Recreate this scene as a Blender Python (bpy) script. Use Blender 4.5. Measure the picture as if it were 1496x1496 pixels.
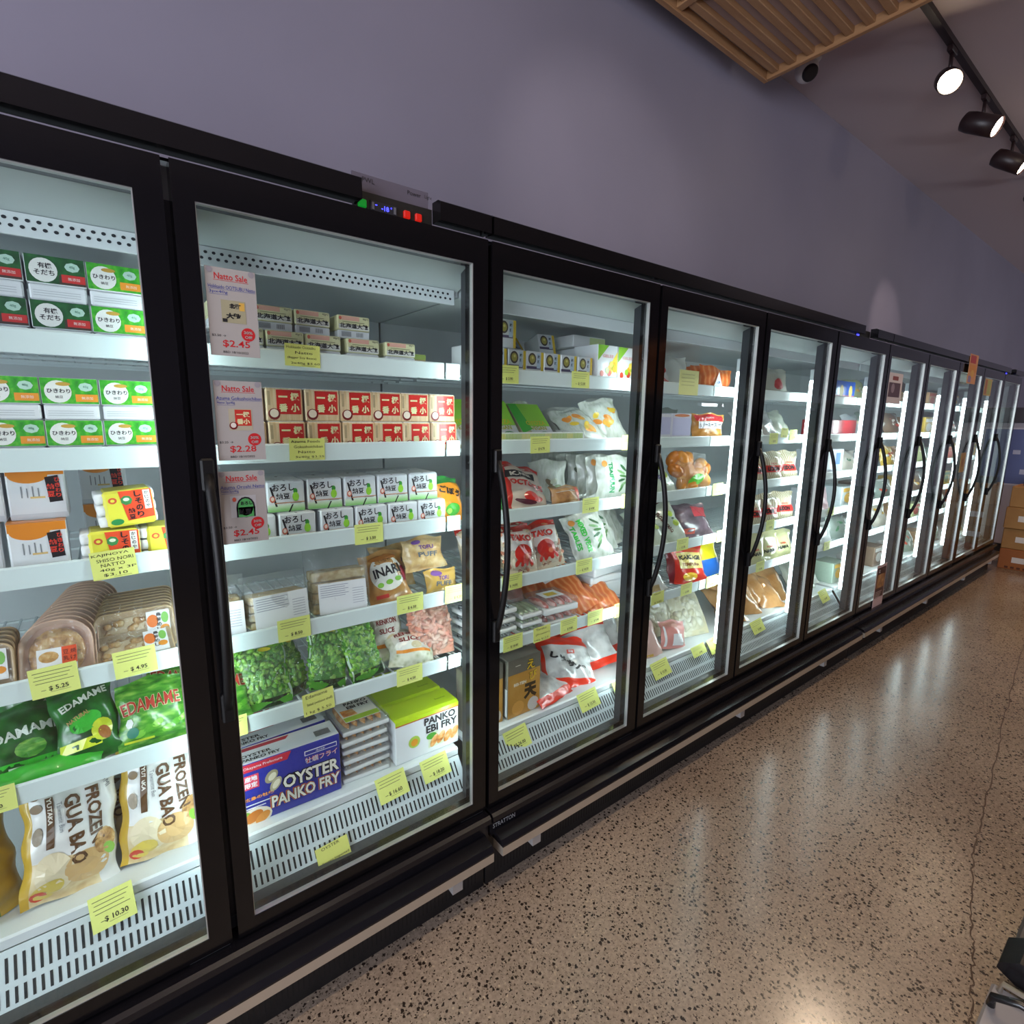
import bpy, bmesh, math, random
from mathutils import Vector, Matrix
for o in list(bpy.data.objects): bpy.data.objects.remove(o)
SC = bpy.context.scene
COL = SC.collection
R = math.radians

# ---------------------------------------------------------------- camera
cd = bpy.data.cameras.new('camera'); cam = bpy.data.objects.new('camera', cd); COL.objects.link(cam)
cd.sensor_fit = 'HORIZONTAL'; cd.sensor_width = 36.0; cd.lens = 36.0*775.1/1496.0
cd.clip_start = 0.02; cd.clip_end = 100
YAW, PITCH, ROLL = 0.6565, 0.1759, 0.0136
Fv = Vector((math.sin(YAW)*math.cos(PITCH), math.cos(YAW)*math.cos(PITCH), -math.sin(PITCH)))
Rv = Vector((math.cos(YAW), -math.sin(YAW), 0)); Uv = Rv.cross(Fv)
R2 = Rv*math.cos(ROLL)+Uv*math.sin(ROLL); U2 = Uv*math.cos(ROLL)-Rv*math.sin(ROLL)
mw = Matrix((( R2.x, U2.x, -Fv.x, -0.144), (R2.y, U2.y, -Fv.y, -1.273), (R2.z, U2.z, -Fv.z, 1.577), (0, 0, 0, 1)))
cam.matrix_world = mw
SC.camera = cam

# ---------------------------------------------------------------- world, exposure
world = bpy.data.worlds.new('overcast_sky'); SC.world = world; world.use_nodes = True
bg = world.node_tree.nodes['Background']; bg.inputs[0].default_value = (0.80, 0.86, 1.0, 1); bg.inputs[1].default_value = 1.8
vs = SC.view_settings
vs.view_transform = 'Standard'; vs.look = 'None'; vs.gamma = 1.0; vs.use_curve_mapping = False
vs.exposure = 0.0
SC.cycles.use_denoising = True
SC.cycles.max_bounces = 6; SC.cycles.diffuse_bounces = 3; SC.cycles.glossy_bounces = 3
SC.cycles.transmission_bounces = 3; SC.cycles.transparent_max_bounces = 16
SC.cycles.sample_clamp_indirect = 4.0; SC.cycles.caustics_reflective = False; SC.cycles.caustics_refractive = False

LED_STRENGTH = 23.0
TRACK_POWER = 90.0
AISLE_FILL = 0.66  # relative strength of the added spotlights over the aisle
WINDOW_POWER = 290.0

def lamp(name, kind, loc, power, color, target=None, size=None, size_y=None, spot=None, blend=0.5, parent=None):
    l = bpy.data.lights.new(name, kind); l.energy = power; l.color = color
    if kind == 'AREA':
        l.shape = 'RECTANGLE'; l.size = size; l.size_y = size_y or size
    if kind == 'SPOT':
        l.spot_size = spot; l.spot_blend = blend; l.shadow_soft_size = 0.03
    o = bpy.data.objects.new(name, l); COL.objects.link(o); o.location = loc
    if target is not None:
        o.rotation_euler = (Vector(target)-Vector(loc)).to_track_quat('-Z', 'Y').to_euler()
    return o
# daylight through the shop front window (inside the window opening)
lamp('window_daylight', 'AREA', (-3.9, -2.6, 1.6), WINDOW_POWER, (0.86, 0.88, 1.0), (0, -1.4, 1.6), 3.6, 2.4)
lamp('entrance_daylight', 'AREA', (10.05, -5.13, 1.35), 60, (0.9, 0.93, 1.0), (10.05, -3, 1.3), 0.8, 1.4)

# ---------------------------------------------------------------- helpers: colour and material
def lin(h):
    if isinstance(h, str):
        h = h.lstrip('#'); c = [int(h[i:i+2], 16)/255 for i in (0, 2, 4)]
        return tuple((v/12.92 if v <= 0.04045 else ((v+0.055)/1.055)**2.4) for v in c)
    return tuple(h)
_M = {}
def mat(name, hexc='808080', rough=0.5, metal=0.0, coat=0.0, emit=None, estr=0.0, spec=0.5):
    if name in _M: return _M[name]
    m = bpy.data.materials.new(name); m.use_nodes = True
    b = m.node_tree.nodes['Principled BSDF']
    b.inputs['Base Color'].default_value = (*lin(hexc), 1); b.inputs['Roughness'].default_value = rough
    b.inputs['Metallic'].default_value = metal; b.inputs['Coat Weight'].default_value = coat
    b.inputs['Coat Roughness'].default_value = 0.12
    b.inputs['Specular IOR Level'].default_value = spec
    if emit:
        b.inputs['Emission Color'].default_value = (*lin(emit), 1); b.inputs['Emission Strength'].default_value = estr
    m.diffuse_color = (*lin(hexc), 1)
    _M[name] = m; return m
def nodes(m):
    nt = m.node_tree; return nt, nt.nodes, nt.links, nt.nodes['Principled BSDF']
def c(hexc, rough=0.42, coat=0.0, metal=0.0):
    return mat('col_%s_%d_%d_%d' % (hexc, rough*100, coat*100, metal*100), hexc, rough, metal, coat)
def noise_mat(name, stops, scale=8, detail=4, rough=0.5, coat=0.0, bump=0.0, kind='noise', stretch=None, dist=0.02):
    """procedural two-to-four colour pattern in object space"""
    if name in _M: return _M[name]
    m = mat(name, 'ffffff', rough, 0, coat); nt, N, L, b = nodes(m)
    tc = N.new('ShaderNodeTexCoord'); mp = N.new('ShaderNodeMapping'); L.new(tc.outputs['Object'], mp.inputs['Vector'])
    if stretch: mp.inputs['Scale'].default_value = stretch
    if kind == 'noise':
        t = N.new('ShaderNodeTexNoise'); t.inputs['Scale'].default_value = scale; t.inputs['Detail'].default_value = detail; out = t.outputs['Fac']
    elif kind == 'voronoi':
        t = N.new('ShaderNodeTexVoronoi'); t.inputs['Scale'].default_value = scale; out = t.outputs['Distance']
    elif kind == 'cells':
        t = N.new('ShaderNodeTexVoronoi'); t.inputs['Scale'].default_value = scale
        s = N.new('ShaderNodeSeparateColor'); L.new(t.outputs['Color'], s.inputs[0]); out = s.outputs[0]
    else:
        t = N.new('ShaderNodeTexWave'); t.inputs['Scale'].default_value = scale; t.inputs['Distortion'].default_value = 6; t.inputs['Detail'].default_value = 3; out = t.outputs['Fac']
    L.new(mp.outputs[0], t.inputs['Vector'])
    r = N.new('ShaderNodeValToRGB'); L.new(out, r.inputs[0])
    el = r.color_ramp.elements
    while len(el) < len(stops): el.new(0.5)
    for e, (p, h) in zip(el, stops): e.position = p; e.color = (*lin(h), 1)
    L.new(r.outputs[0], b.inputs['Base Color'])
    if bump:
        bp = N.new('ShaderNodeBump'); bp.inputs['Strength'].default_value = bump; bp.inputs['Distance'].default_value = dist
        L.new(out, bp.inputs['Height']); L.new(bp.outputs[0], b.inputs['Normal'])
    return m
def glass_mat(name, tint=(0.96, 0.985, 0.98), ior=1.5, rough=0.0, white=0.0, base=0.0):
    """clear sheet: straight transmission with a Fresnel reflection"""
    if name in _M: return _M[name]
    m = bpy.data.materials.new(name); m.use_nodes = True; nt = m.node_tree; N = nt.nodes; L = nt.links; N.clear()
    out = N.new('ShaderNodeOutputMaterial'); tr = N.new('ShaderNodeBsdfTransparent'); tr.inputs[0].default_value = (*tint, 1)
    gl = N.new('ShaderNodeBsdfGlossy'); gl.inputs['Roughness'].default_value = rough
    lw = N.new('ShaderNodeLayerWeight'); lw.inputs['Blend'].default_value = 0.5
    pw = N.new('ShaderNodeMath'); pw.operation = 'POWER'; pw.inputs[1].default_value = 5.0; L.new(lw.outputs['Facing'], pw.inputs[0])
    f0 = ((ior-1)/(ior+1))**2+base
    ma = N.new('ShaderNodeMath'); ma.operation = 'MULTIPLY_ADD'; ma.inputs[1].default_value = (1-f0)*0.75; ma.inputs[2].default_value = f0; L.new(pw.outputs[0], ma.inputs[0])
    mx = N.new('ShaderNodeMixShader'); L.new(tr.outputs[0], mx.inputs[1]); L.new(gl.outputs[0], mx.inputs[2]); L.new(ma.outputs[0], mx.inputs[0])
    last = mx
    if white:
        df = N.new('ShaderNodeBsdfDiffuse'); df.inputs[0].default_value = (0.85, 0.87, 0.88, 1)
        m2 = N.new('ShaderNodeMixShader'); m2.inputs[0].default_value = white
        L.new(mx.outputs[0], m2.inputs[1]); L.new(df.outputs[0], m2.inputs[2]); last = m2
    if rough:
        nz = N.new('ShaderNodeTexNoise'); nz.inputs['Scale'].default_value = 38; nz.inputs['Detail'].default_value = 3
        tc = N.new('ShaderNodeTexCoord'); L.new(tc.outputs['Object'], nz.inputs['Vector'])
        bp = N.new('ShaderNodeBump'); bp.inputs['Strength'].default_value = 0.7; bp.inputs['Distance'].default_value = 0.02
        L.new(nz.outputs['Fac'], bp.inputs['Height']); L.new(bp.outputs[0], gl.inputs['Normal'])
    L.new(last.outputs[0], out.inputs[0])
    _M[name] = m; return m

# ---------------------------------------------------------------- helpers: text geometry
_T = {}
def text_geo(s, bold=0.0):
    k = (s, bold)
    if k in _T: return _T[k]
    cu = bpy.data.curves.new('txt', 'FONT'); cu.body = s; cu.size = 1.0; cu.resolution_u = 2; cu.offset = bold
    ob = bpy.data.objects.new('txt', cu); COL.objects.link(ob)
    dg = bpy.context.evaluated_depsgraph_get(); dg.update()
    me = bpy.data.meshes.new_from_object(ob.evaluated_get(dg))
    V = [(v.co.x, v.co.y) for v in me.vertices]; Fc = [tuple(p.vertices) for p in me.polygons]
    bpy.data.objects.remove(ob); bpy.data.curves.remove(cu); bpy.data.meshes.remove(me)
    if V:
        x0 = min(v[0] for v in V); x1 = max(v[0] for v in V); y0 = min(v[1] for v in V); y1 = max(v[1] for v in V)
        V = [((a-x0)/(x1-x0+1e-9), (b-y0)/(y1-y0+1e-9)) for a, b in V]; asp = (x1-x0)/(y1-y0+1e-9)
    else: asp = 1
    _T[k] = (V, Fc, asp); return _T[k]

# ---------------------------------------------------------------- helpers: mesh builder (one part = one G)
FRONT = (Vector((1, 0, 0)), Vector((0, 0, 1)))
class G:
    def __init__(s): s.bm = bmesh.new(); s.ms = []
    def mi(s, m):
        if m not in s.ms: s.ms.append(m)
        return s.ms.index(m)
    def face(s, vs, i, smooth=False):
        try: f = s.bm.faces.new(vs)
        except ValueError: return None
        f.material_index = i; f.smooth = smooth; return f
    def box(s, x0, x1, y0, y1, z0, z1, m, bev=0.0, M=None, seg=1):
        if x1 < x0: x0, x1 = x1, x0
        if y1 < y0: y0, y1 = y1, y0
        if z1 < z0: z0, z1 = z1, z0
        i = s.mi(m); v = [s.bm.verts.new((x, y, z)) for x in (x0, x1) for y in (y0, y1) for z in (z0, z1)]
        fs = [s.face([v[k] for k in q], i) for q in ((0, 1, 3, 2), (4, 6, 7, 5), (0, 4, 5, 1), (2, 3, 7, 6), (0, 2, 6, 4), (1, 5, 7, 3))]
        if bev:
            bev = min(bev, 0.45*min(x1-x0, y1-y0, z1-z0))
            es = list({e for f in fs for e in f.edges})
            r = bmesh.ops.bevel(s.bm, geom=es, offset=bev, segments=seg, profile=0.7, affect='EDGES')
            for f in r['faces']: f.material_index = i; f.smooth = seg > 1
            if M is not None:
                vv = {w for f in r['faces'] for w in f.verts}
                for w in vv: w.co = M @ w.co
        elif M is not None:
            for w in v: w.co = M @ w.co
        return s
    def poly(s, pts, m): s.face([s.bm.verts.new(p) for p in pts], s.mi(m)); return s
    def rect(s, x0, x1, z0, z1, y, m):
        return s.poly([(x0, y, z0), (x1, y, z0), (x1, y, z1), (x0, y, z1)], m)
    def prism(s, prof, x0, x1, m, ends=True, smooth=False):
        i = s.mi(m); a = [s.bm.verts.new((x0, y, z)) for y, z in prof]; b = [s.bm.verts.new((x1, y, z)) for y, z in prof]
        n = len(prof)
        for k in range(n): s.face([a[k], a[(k+1) % n], b[(k+1) % n], b[k]], i, smooth)
        if ends: s.face(a[::-1], i); s.face(b, i)
        return s
    def ring(s, pts, r, m, n=8, r2=None, closed_ends=True, flat=None):
        """tube along pts; r may be list; flat squashes across"""
        i = s.mi(m); P = [Vector(p) for p in pts]; rs = r if isinstance(r, (list, tuple)) else [r]*len(P); rings = []
        for k, p in enumerate(P):
            d = (P[min(k+1, len(P)-1)]-P[max(k-1, 0)]).normalized()
            up = Vector((1, 0, 0)) if abs(d.x) < 0.9 else Vector((0, 0, 1))
            a = d.cross(up).normalized(); b = d.cross(a).normalized()
            fx = flat or 1.0
            rings.append([s.bm.verts.new(p+a*rs[k]*math.cos(2*math.pi*j/n)*fx+b*rs[k]*math.sin(2*math.pi*j/n)) for j in range(n)])
        for q, w in zip(rings, rings[1:]):
            for j in range(n): s.face([q[j], q[(j+1) % n], w[(j+1) % n], w[j]], i, True)
        if closed_ends: s.face(rings[0][::-1], i); s.face(rings[-1], i)
        return s
    def disc(s, cx, cz, rx, rz, y, m, n=20, surf=None, rot=0):
        i = s.mi(m); f = (lambda x, z: surf(x, z)+y) if surf else (lambda x, z: y)
        ctr = s.bm.verts.new((cx, f(cx, cz), cz)); prev = None; ca, sa = math.cos(rot), math.sin(rot)
        for fr in ((0.5, 1.0) if surf else (1.0,)):
            cur = []
            for k in range(n):
                t = 2*math.pi*k/n; a, b = rx*fr*math.cos(t), rz*fr*math.sin(t); x = cx+a*ca-b*sa; z = cz+a*sa+b*ca
                cur.append(s.bm.verts.new((x, f(x, z), z)))
            for k in range(n):
                if prev is None: s.face([ctr, cur[k], cur[(k+1) % n]], i)
                else: s.face([prev[k], cur[k], cur[(k+1) % n], prev[(k+1) % n]], i)
            prev = cur
        return s
    def patch(s, x0, x1, z0, z1, y, m, surf=None, shear=0.0, nx=None, nz=None):
        i = s.mi(m)
        if surf is None: nx = nz = 1
        nx = nx or max(1, int(abs(x1-x0)/0.012)); nz = nz or max(1, int(abs(z1-z0)/0.012)); g = []
        for b in range(nz+1):
            row = []
            for a in range(nx+1):
                z = z0+(z1-z0)*b/nz; x = x0+(x1-x0)*a/nx+shear*(z-z0); row.append(s.bm.verts.new((x, (surf(x, z) if surf else 0)+y, z)))
            g.append(row)
        for b in range(nz):
            for a in range(nx): s.face([g[b][a], g[b][a+1], g[b+1][a+1], g[b+1][a]], i)
        return s
    def text(s, t, cx, cz, h, y, m, w=None, bold=0.0, rot=0.0, surf=None, axes=None, org=None, shear=0.0):
        """lettering centred at (cx,cz) on the face looking to -y, or on the plane org+axes"""
        V, Fc, asp = text_geo(t, bold); i = s.mi(m); w = w or h*asp; ca, sa = math.cos(rot), math.sin(rot); vs = []
        for a, b in V:
            px, pz = (a-0.5)*w+shear*(b-0.5)*h, (b-0.5)*h; x = cx+px*ca-pz*sa; z = cz+px*sa+pz*ca
            if axes: vs.append(s.bm.verts.new(Vector(org)+axes[0]*x+axes[1]*z))
            else: vs.append(s.bm.verts.new((x, (surf(x, z) if surf else 0)+y, z)))
        for f in Fc: s.face([vs[k] for k in f], i)
        return s
    def ball(s, cx, cy, cz, rx, ry, rz, m, nu=8, nv=5, rot=None, squash=None):
        i = s.mi(m); rows = []
        Q = rot or Matrix.Identity(3); C0 = Vector((cx, cy, cz))
        top = s.bm.verts.new(C0+Q @ Vector((0, 0, rz))); bot = s.bm.verts.new(C0+Q @ Vector((0, 0, -rz)))
        for a in range(1, nv):
            p = math.pi*a/nv
            rows.append([s.bm.verts.new(C0+Q @ Vector((rx*math.sin(p)*math.cos(2*math.pi*k/nu), ry*math.sin(p)*math.sin(2*math.pi*k/nu), rz*math.cos(p)))) for k in range(nu)])
        for k in range(nu):
            s.face([top, rows[0][k], rows[0][(k+1) % nu]], i, True); s.face([bot, rows[-1][(k+1) % nu], rows[-1][k]], i, True)
            for q, w in zip(rows, rows[1:]): s.face([q[k], w[k], w[(k+1) % nu], q[(k+1) % nu]], i, True)
        return s
    def lathe(s, prof, m, n=20, M=None):
        i = s.mi(m); rg = [[s.bm.verts.new((M or Matrix.Identity(4)) @ Vector((r*math.cos(2*math.pi*k/n), r*math.sin(2*math.pi*k/n), z))) for k in range(n)] for r, z in prof]
        for q, w in zip(rg, rg[1:]):
            for k in range(n): s.face([q[k], q[(k+1) % n], w[(k+1) % n], w[k]], i, True)
        s.face(rg[0][::-1], i); s.face(rg[-1], i); return s
    def done(s, name, parent=None, loc=(0, 0, 0), rot=(0, 0, 0)):
        me = bpy.data.meshes.new(name); s.bm.normal_update(); s.bm.to_mesh(me); s.bm.free()
        for m in s.ms: me.materials.append(m)
        o = bpy.data.objects.new(name, me); COL.objects.link(o); o.location = loc; o.rotation_euler = rot
        if parent: o.parent = parent
        return o

def tag(o, label, cat, group=None):
    o['label'] = label; o['category'] = cat
    if group: o['group'] = group
    return o
def thing(name, label, cat, loc=(0, 0, 0), rot=(0, 0, 0), group=None):
    o = bpy.data.objects.new(name, None); COL.objects.link(o); o.location = loc; o.rotation_euler = rot; o.empty_display_size = 0.05
    return tag(o, label, cat, group)
def structure(o): o['kind'] = 'structure'; return o
def dup(root, loc, rot=(0, 0, 0), label=None, group=None):
    r = root.copy(); COL.objects.link(r); r.location = loc; r.rotation_euler = rot
    if label: r['label'] = label
    if group: r['group'] = group
    for ch in list(root.children):
        d = ch.copy(); COL.objects.link(d); d.parent = r
        for g in list(ch.children):
            e = g.copy(); COL.objects.link(e); e.parent = d
    return r
class Stamp:
    """the first call moves the original, later calls copy it"""
    def __init__(s, make): s.make = make; s.root = None
    def __call__(s, label, loc, rot=(0, 0, 0), group=None):
        if s.root is None:
            s.root = s.make(); r = s.root; r.location = loc; r.rotation_euler = rot; r['label'] = label
            if group: r['group'] = group
            return r
        r = dup(s.root, loc, rot, label, group)
        if not group and 'group' in r: del r['group']
        return r
ORD = ['first', 'second', 'third', 'fourth', 'fifth', 'sixth', 'seventh', 'eighth', 'ninth', 'tenth', 'eleventh', 'twelfth']
# ---------------------------------------------------------------- shared materials
BLACK = mat('black_powder_coat', '0b0a0c', 0.13, spec=0.45)
BLACKGLOSS = mat('black_gloss_plastic', '111014', 0.25, spec=0.5)
DARK = mat('dark_mullion', '35373b', 0.45); HANDLE = mat('black_handle', '0c0c0d', 0.5, spec=0.3)
SILVER = mat('silver_bead', 'c9c9c6', 0.3, 0.6)
WHITE = mat('white_enamel', 'e3ebec', 0.3)
SOFFIT = mat('soffit_grey', 'aab3b3', 0.5)
WIRE = mat('white_wire', 'd9e4e6', 0.35)
INNER = mat('inner_liner', 'c4cbcd', 0.5)
HOLE = mat('vent_hole', '1b2226', 0.8)
RAILM = mat('price_rail_white', 'dcebea', 0.28, coat=0.3)
CLEAR = glass_mat('door_glass', (0.955, 0.985, 0.98), 1.52)
FILM = glass_mat('clear_film', (0.97, 0.98, 0.98), 1.45, 0.18, 0.06, 0.03)
TAPE = glass_mat('clear_strip', (0.95, 0.97, 0.97), 1.45, 0.12, 0.05, 0.02)
INK = mat('black_ink', '16161a', 0.5)
GREYINK = mat('grey_ink', '6a7075', 0.5)
PAPER = mat('white_paper', 'e8eaec', 0.55)
YELTAG = mat('yellow_tag_paper', 'e6ee86', 0.6)
YELHAND = mat('yellow_hand_tag_paper', 'e2e67c', 0.6)
FOAM = mat('white_foam', 'eef0f0', 0.6)
STEEL = mat('brushed_steel', 'cdc3b4', 0.32, 0.7)

# ---------------------------------------------------------------- room
def wall_mat():
    m = mat('purple_wall_paint', '8d86a0', 0.6); nt, N, L, b = nodes(m)
    tc = N.new('ShaderNodeTexCoord'); n1 = N.new('ShaderNodeTexNoise'); n1.inputs['Scale'].default_value = 0.9; n1.inputs['Detail'].default_value = 4
    L.new(tc.outputs['Object'], n1.inputs['Vector']); r = N.new('ShaderNodeValToRGB'); L.new(n1.outputs['Fac'], r.inputs[0])
    r.color_ramp.elements[0].position = 0.3; r.color_ramp.elements[0].color = (*lin('8f8b9c'), 1)
    r.color_ramp.elements[1].position = 0.7; r.color_ramp.elements[1].color = (*lin('9994a6'), 1); L.new(r.outputs[0], b.inputs['Base Color'])
    n2 = N.new('ShaderNodeTexNoise'); n2.inputs['Scale'].default_value = 180; L.new(tc.outputs['Object'], n2.inputs['Vector'])
    bp = N.new('ShaderNodeBump'); bp.inputs['Strength'].default_value = 0.12; L.new(n2.outputs['Fac'], bp.inputs['Height']); L.new(bp.outputs[0], b.inputs['Normal'])
    return m
def floor_mat():
    m = mat('polished_concrete', 'a08c78', 0.3); nt, N, L, b = nodes(m)
    tc = N.new('ShaderNodeTexCoord'); V = tc.outputs['Object']
    n1 = N.new('ShaderNodeTexNoise'); n1.inputs['Scale'].default_value = 1.3; n1.inputs['Detail'].default_value = 6; L.new(V, n1.inputs['Vector'])
    r1 = N.new('ShaderNodeValToRGB'); L.new(n1.outputs['Fac'], r1.inputs[0])
    r1.color_ramp.elements[0].position = 0.3; r1.color_ramp.elements[0].color = (*lin('86705b'), 1)
    r1.color_ramp.elements[1].position = 0.7; r1.color_ramp.elements[1].color = (*lin('9f8a72'), 1)
    n3 = N.new('ShaderNodeTexNoise'); n3.inputs['Scale'].default_value = 90; n3.inputs['Detail'].default_value = 3; L.new(V, n3.inputs['Vector'])
    mixf = N.new('ShaderNodeMix'); mixf.data_type = 'RGBA'; mixf.blend_type = 'OVERLAY'; mixf.inputs[0].default_value = 0.55
    L.new(r1.outputs[0], mixf.inputs[6]); L.new(n3.outputs['Fac'], mixf.inputs[7])
    hs = N.new('ShaderNodeHueSaturation'); hs.inputs['Saturation'].default_value = 0.75; L.new(mixf.outputs[2], hs.inputs['Color'])
    def specks(prev, scale, thr, soft, colr, seed):
        mp = N.new('ShaderNodeMapping'); mp.inputs['Location'].default_value = (seed, seed*.7, 0); mp.inputs['Scale'].default_value = (1, 1, 0.01); L.new(V, mp.inputs['Vector'])
        dn = N.new('ShaderNodeTexNoise'); dn.inputs['Scale'].default_value = scale*1.6; L.new(mp.outputs[0], dn.inputs['Vector'])
        ad = N.new('ShaderNodeMix'); ad.data_type = 'VECTOR'; ad.inputs[0].default_value = 0.012; L.new(mp.outputs[0], ad.inputs[4]); L.new(dn.outputs['Color'], ad.inputs[5])
        v = N.new('ShaderNodeTexVoronoi'); v.inputs['Scale'].default_value = scale; L.new(ad.outputs[1], v.inputs['Vector'])
        sp = N.new('ShaderNodeSeparateColor'); L.new(v.outputs['Color'], sp.inputs[0])
        mr = N.new('ShaderNodeMath'); mr.operation = 'MULTIPLY'; mr.inputs[1].default_value = thr; L.new(sp.outputs[0], mr.inputs[0])
        sb = N.new('ShaderNodeMath'); sb.operation = 'SUBTRACT'; L.new(mr.outputs[0], sb.inputs[0]); L.new(v.outputs['Distance'], sb.inputs[1])
        dv = N.new('ShaderNodeMath'); dv.operation = 'DIVIDE'; dv.inputs[1].default_value = soft; dv.use_clamp = True; L.new(sb.outputs[0], dv.inputs[0])
        mx = N.new('ShaderNodeMix'); mx.data_type = 'RGBA'; L.new(dv.outputs[0], mx.inputs[0]); L.new(prev, mx.inputs[6]); mx.inputs[7].default_value = (*lin(colr), 1)
        return mx.outputs[2]
    o = specks(hs.outputs[0], 84, 0.50, 0.06, '2a221e', 3.1)
    o = specks(o, 150, 0.44, 0.08, '4a3d33', 11.7)
    o = specks(o, 60, 0.27, 0.08, 'b5a28b', 29.0)
    L.new(o, b.inputs['Base Color'])
    rr = N.new('ShaderNodeMapRange'); rr.inputs[3].default_value = 0.14; rr.inputs[4].default_value = 0.26; L.new(n1.outputs['Fac'], rr.inputs[0]); L.new(rr.outputs[0], b.inputs['Roughness'])
    b.inputs['Specular IOR Level'].default_value = 0.45
    return m
X0, X1, YB, YF, ZC = -4.0, 14.0, 0.83, -5.2, 3.85
structure(G().box(X0, X1, YF, YB, -0.1, 0.0, floor_mat()).done('floor'))
structure(G().box(X0, X1, YF, YB, ZC, ZC+0.1, mat('ceiling_paint', 'c2b3b6', 0.6)).done('ceiling'))
WALL = wall_mat()
structure(G().box(X0, X1, YB, YB+0.1, 0, ZC, WALL).done('wall_back'))
ENDW = mat('pale_end_wall', 'b9b4c6', 0.6); SIDEW = mat('side_wall_paint', '7c7686', 0.7)
structure(G().box(X1, X1+0.1, YF, YB, 0, ZC, ENDW).done('wall_right'))
g = G()
g.box(X0-0.1, X0, -0.7, YB, 0, ZC, SIDEW); g.box(X0-0.1, X0, YF, -4.5, 0, ZC, SIDEW)
g.box(X0-0.1, X0, -4.5, -0.7, 0, 0.35, SIDEW); g.box(X0-0.1, X0, -4.5, -0.7, 2.85, ZC, SIDEW)
structure(g.done('wall_left'))
g = G()                                                     # wall across the shop with a glazed entrance
g.box(X0, 9.6, YF-0.1, YF, 0, ZC, SIDEW); g.box(10.5, X1, YF-0.1, YF, 0, ZC, SIDEW); g.box(9.6, 10.5, YF-0.1, YF, 0, 0.6, SIDEW); g.box(9.6, 10.5, YF-0.1, YF, 2.1, ZC, SIDEW)
structure(g.done('wall_front'))
def window(n, x, y0, y1, z0, z1, turn=False):
    g = G(); f = c('2b2b2e', 0.4)
    for a, b in ((y0, y0+0.05), (y1-0.05, y1), ((y0+y1)/2-0.025, (y0+y1)/2+0.025)): g.box(x-0.03, x+0.03, a, b, z0, z1, f)
    for a, b in ((z0, z0+0.05), (z1-0.05, z1)): g.box(x-0.03, x+0.03, y0+0.05, y1-0.05, a, b, f)
    w = structure(g.done('window_%d' % n)); G().box(x-0.005, x+0.005, y0+0.05, y1-0.05, z0+0.05, z1-0.05, CLEAR).done('pane', w)
    if turn: w.rotation_euler = (0, 0, R(90)); w.location = turn
window(1, X0-0.05, -4.5, -0.7, 0.35, 2.85); window(2, 0, -0.45, 0.45, 0.6, 2.1, (10.05, YF-0.05, 0))
structure(G().box(X1-0.015, X1, YF, YB, 0.0, 0.09, c('3d3a42', 0.5)).done('baseboard_right'))
g = G()                                                     # saw-cut / crack running across the slab
pts = [(1.40, -1.14), (1.547, -1.114), (1.63, -1.098), (1.703, -1.086), (1.80, -1.066), (1.919, -1.038), (2.08, -1.004), (2.271, -0.963), (2.47, -0.945), (2.691, -0.919), (3.1, -0.875), (3.513, -0.827), (4.167, -0.758), (5.5, -0.62)]
rnd = random.Random(4); fine = []
for (a, b), (p, q) in zip(pts, pts[1:]):
    for k in range(7):
        t = k/7; fine.append((a+(p-a)*t, b+(q-b)*t+rnd.uniform(-0.006, 0.006)))
i = g.mi(c('4b3a2f', 0.8)); prev = None
for k, (a, b) in enumerate(fine):
    wv = 0.0016+0.0012*rnd.random(); cur = (g.bm.verts.new((a, b-wv, 0.0008)), g.bm.verts.new((a, b+wv, 0.0008)))
    if prev: g.face([prev[0], cur[0], cur[1], prev[1]], i)
    prev = cur
structure(g.done('floor_crack'))

# ---------------------------------------------------------------- freezer cabinets
W = 0.75
T = [1.735, 1.505, 1.268, 1.028, 0.800]                     # top edges of the price rails
RH = 0.047
SH = [T[0]-0.026]+[t-0.030 for t in T[1:]]                                   # shelf surfaces
DECK = 0.455
LEDM = mat('led_tube', 'ffffff', 0.4, emit=(0.82, 0.97, 1.0), estr=LED_STRENGTH)
LEDW = mat('led_tube_wide', 'ffffff', 0.4, emit=(0.82, 0.97, 1.0), estr=LED_STRENGTH*0.72)
KICK = noise_mat('black_kick_panel', [(0.3, '0d0d0f'), (0.7, '161517')], 20, 2, 0.45)

def door(parent, xa, handle=True):
    x0, x1 = xa+0.007, xa+W-0.007; z0, z1 = 0.305, 2.052; a, b = xa+0.045, xa+0.695; lo, hi = 0.345, 1.985
    g = G(); y0, y1 = 0.0, 0.042
    g.box(x0, a, y0, y1, z0, z1, BLACK); g.box(b, x1, y0, y1, z0, z1, BLACK)
    g.box(a, b, y0, y1, hi, z1, BLACK); g.box(a, b, y0, y1, z0, lo, BLACK)
    d = g.done('door', parent)
    g = G(); w = 0.0016
    g.box(a, a+w, 0.003, 0.017, lo, hi, SILVER); g.box(b-w, b, 0.003, 0.017, lo, hi, SILVER)
    g.box(a+w, b-w, 0.003, 0.017, hi-w, hi, SILVER); g.box(a+w, b-w, 0.003, 0.017, lo, lo+w, SILVER)
    g.done('glazing_bead', d)
    G().box(a+w, b-w, 0.009, 0.014, lo+w, hi-w, CLEAR).done('glass_pane', d)
    g = G(); hx = xa+0.026; P = []; ZT, ZBm = 1.45, 0.92
    for k in range(17):
        t = k/16; P.append((hx, -0.008-0.052*math.sin(math.pi*t)**0.8, ZT+(ZBm-ZT)*t))
    g.ring(P, 0.0095, HANDLE, 8)
    for z in (ZT, ZBm): g.box(hx-0.013, hx+0.013, -0.014, 0.0, z-0.035, z+0.035, HANDLE, 0.004)
    g.done('handle', d)
    G().box(x1-0.09, x1-0.005, 0.008, 0.03, 0.296, 0.305, c('57585a', 0.4, 0, 0.5)).done('hinge', d)
    return d

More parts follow.
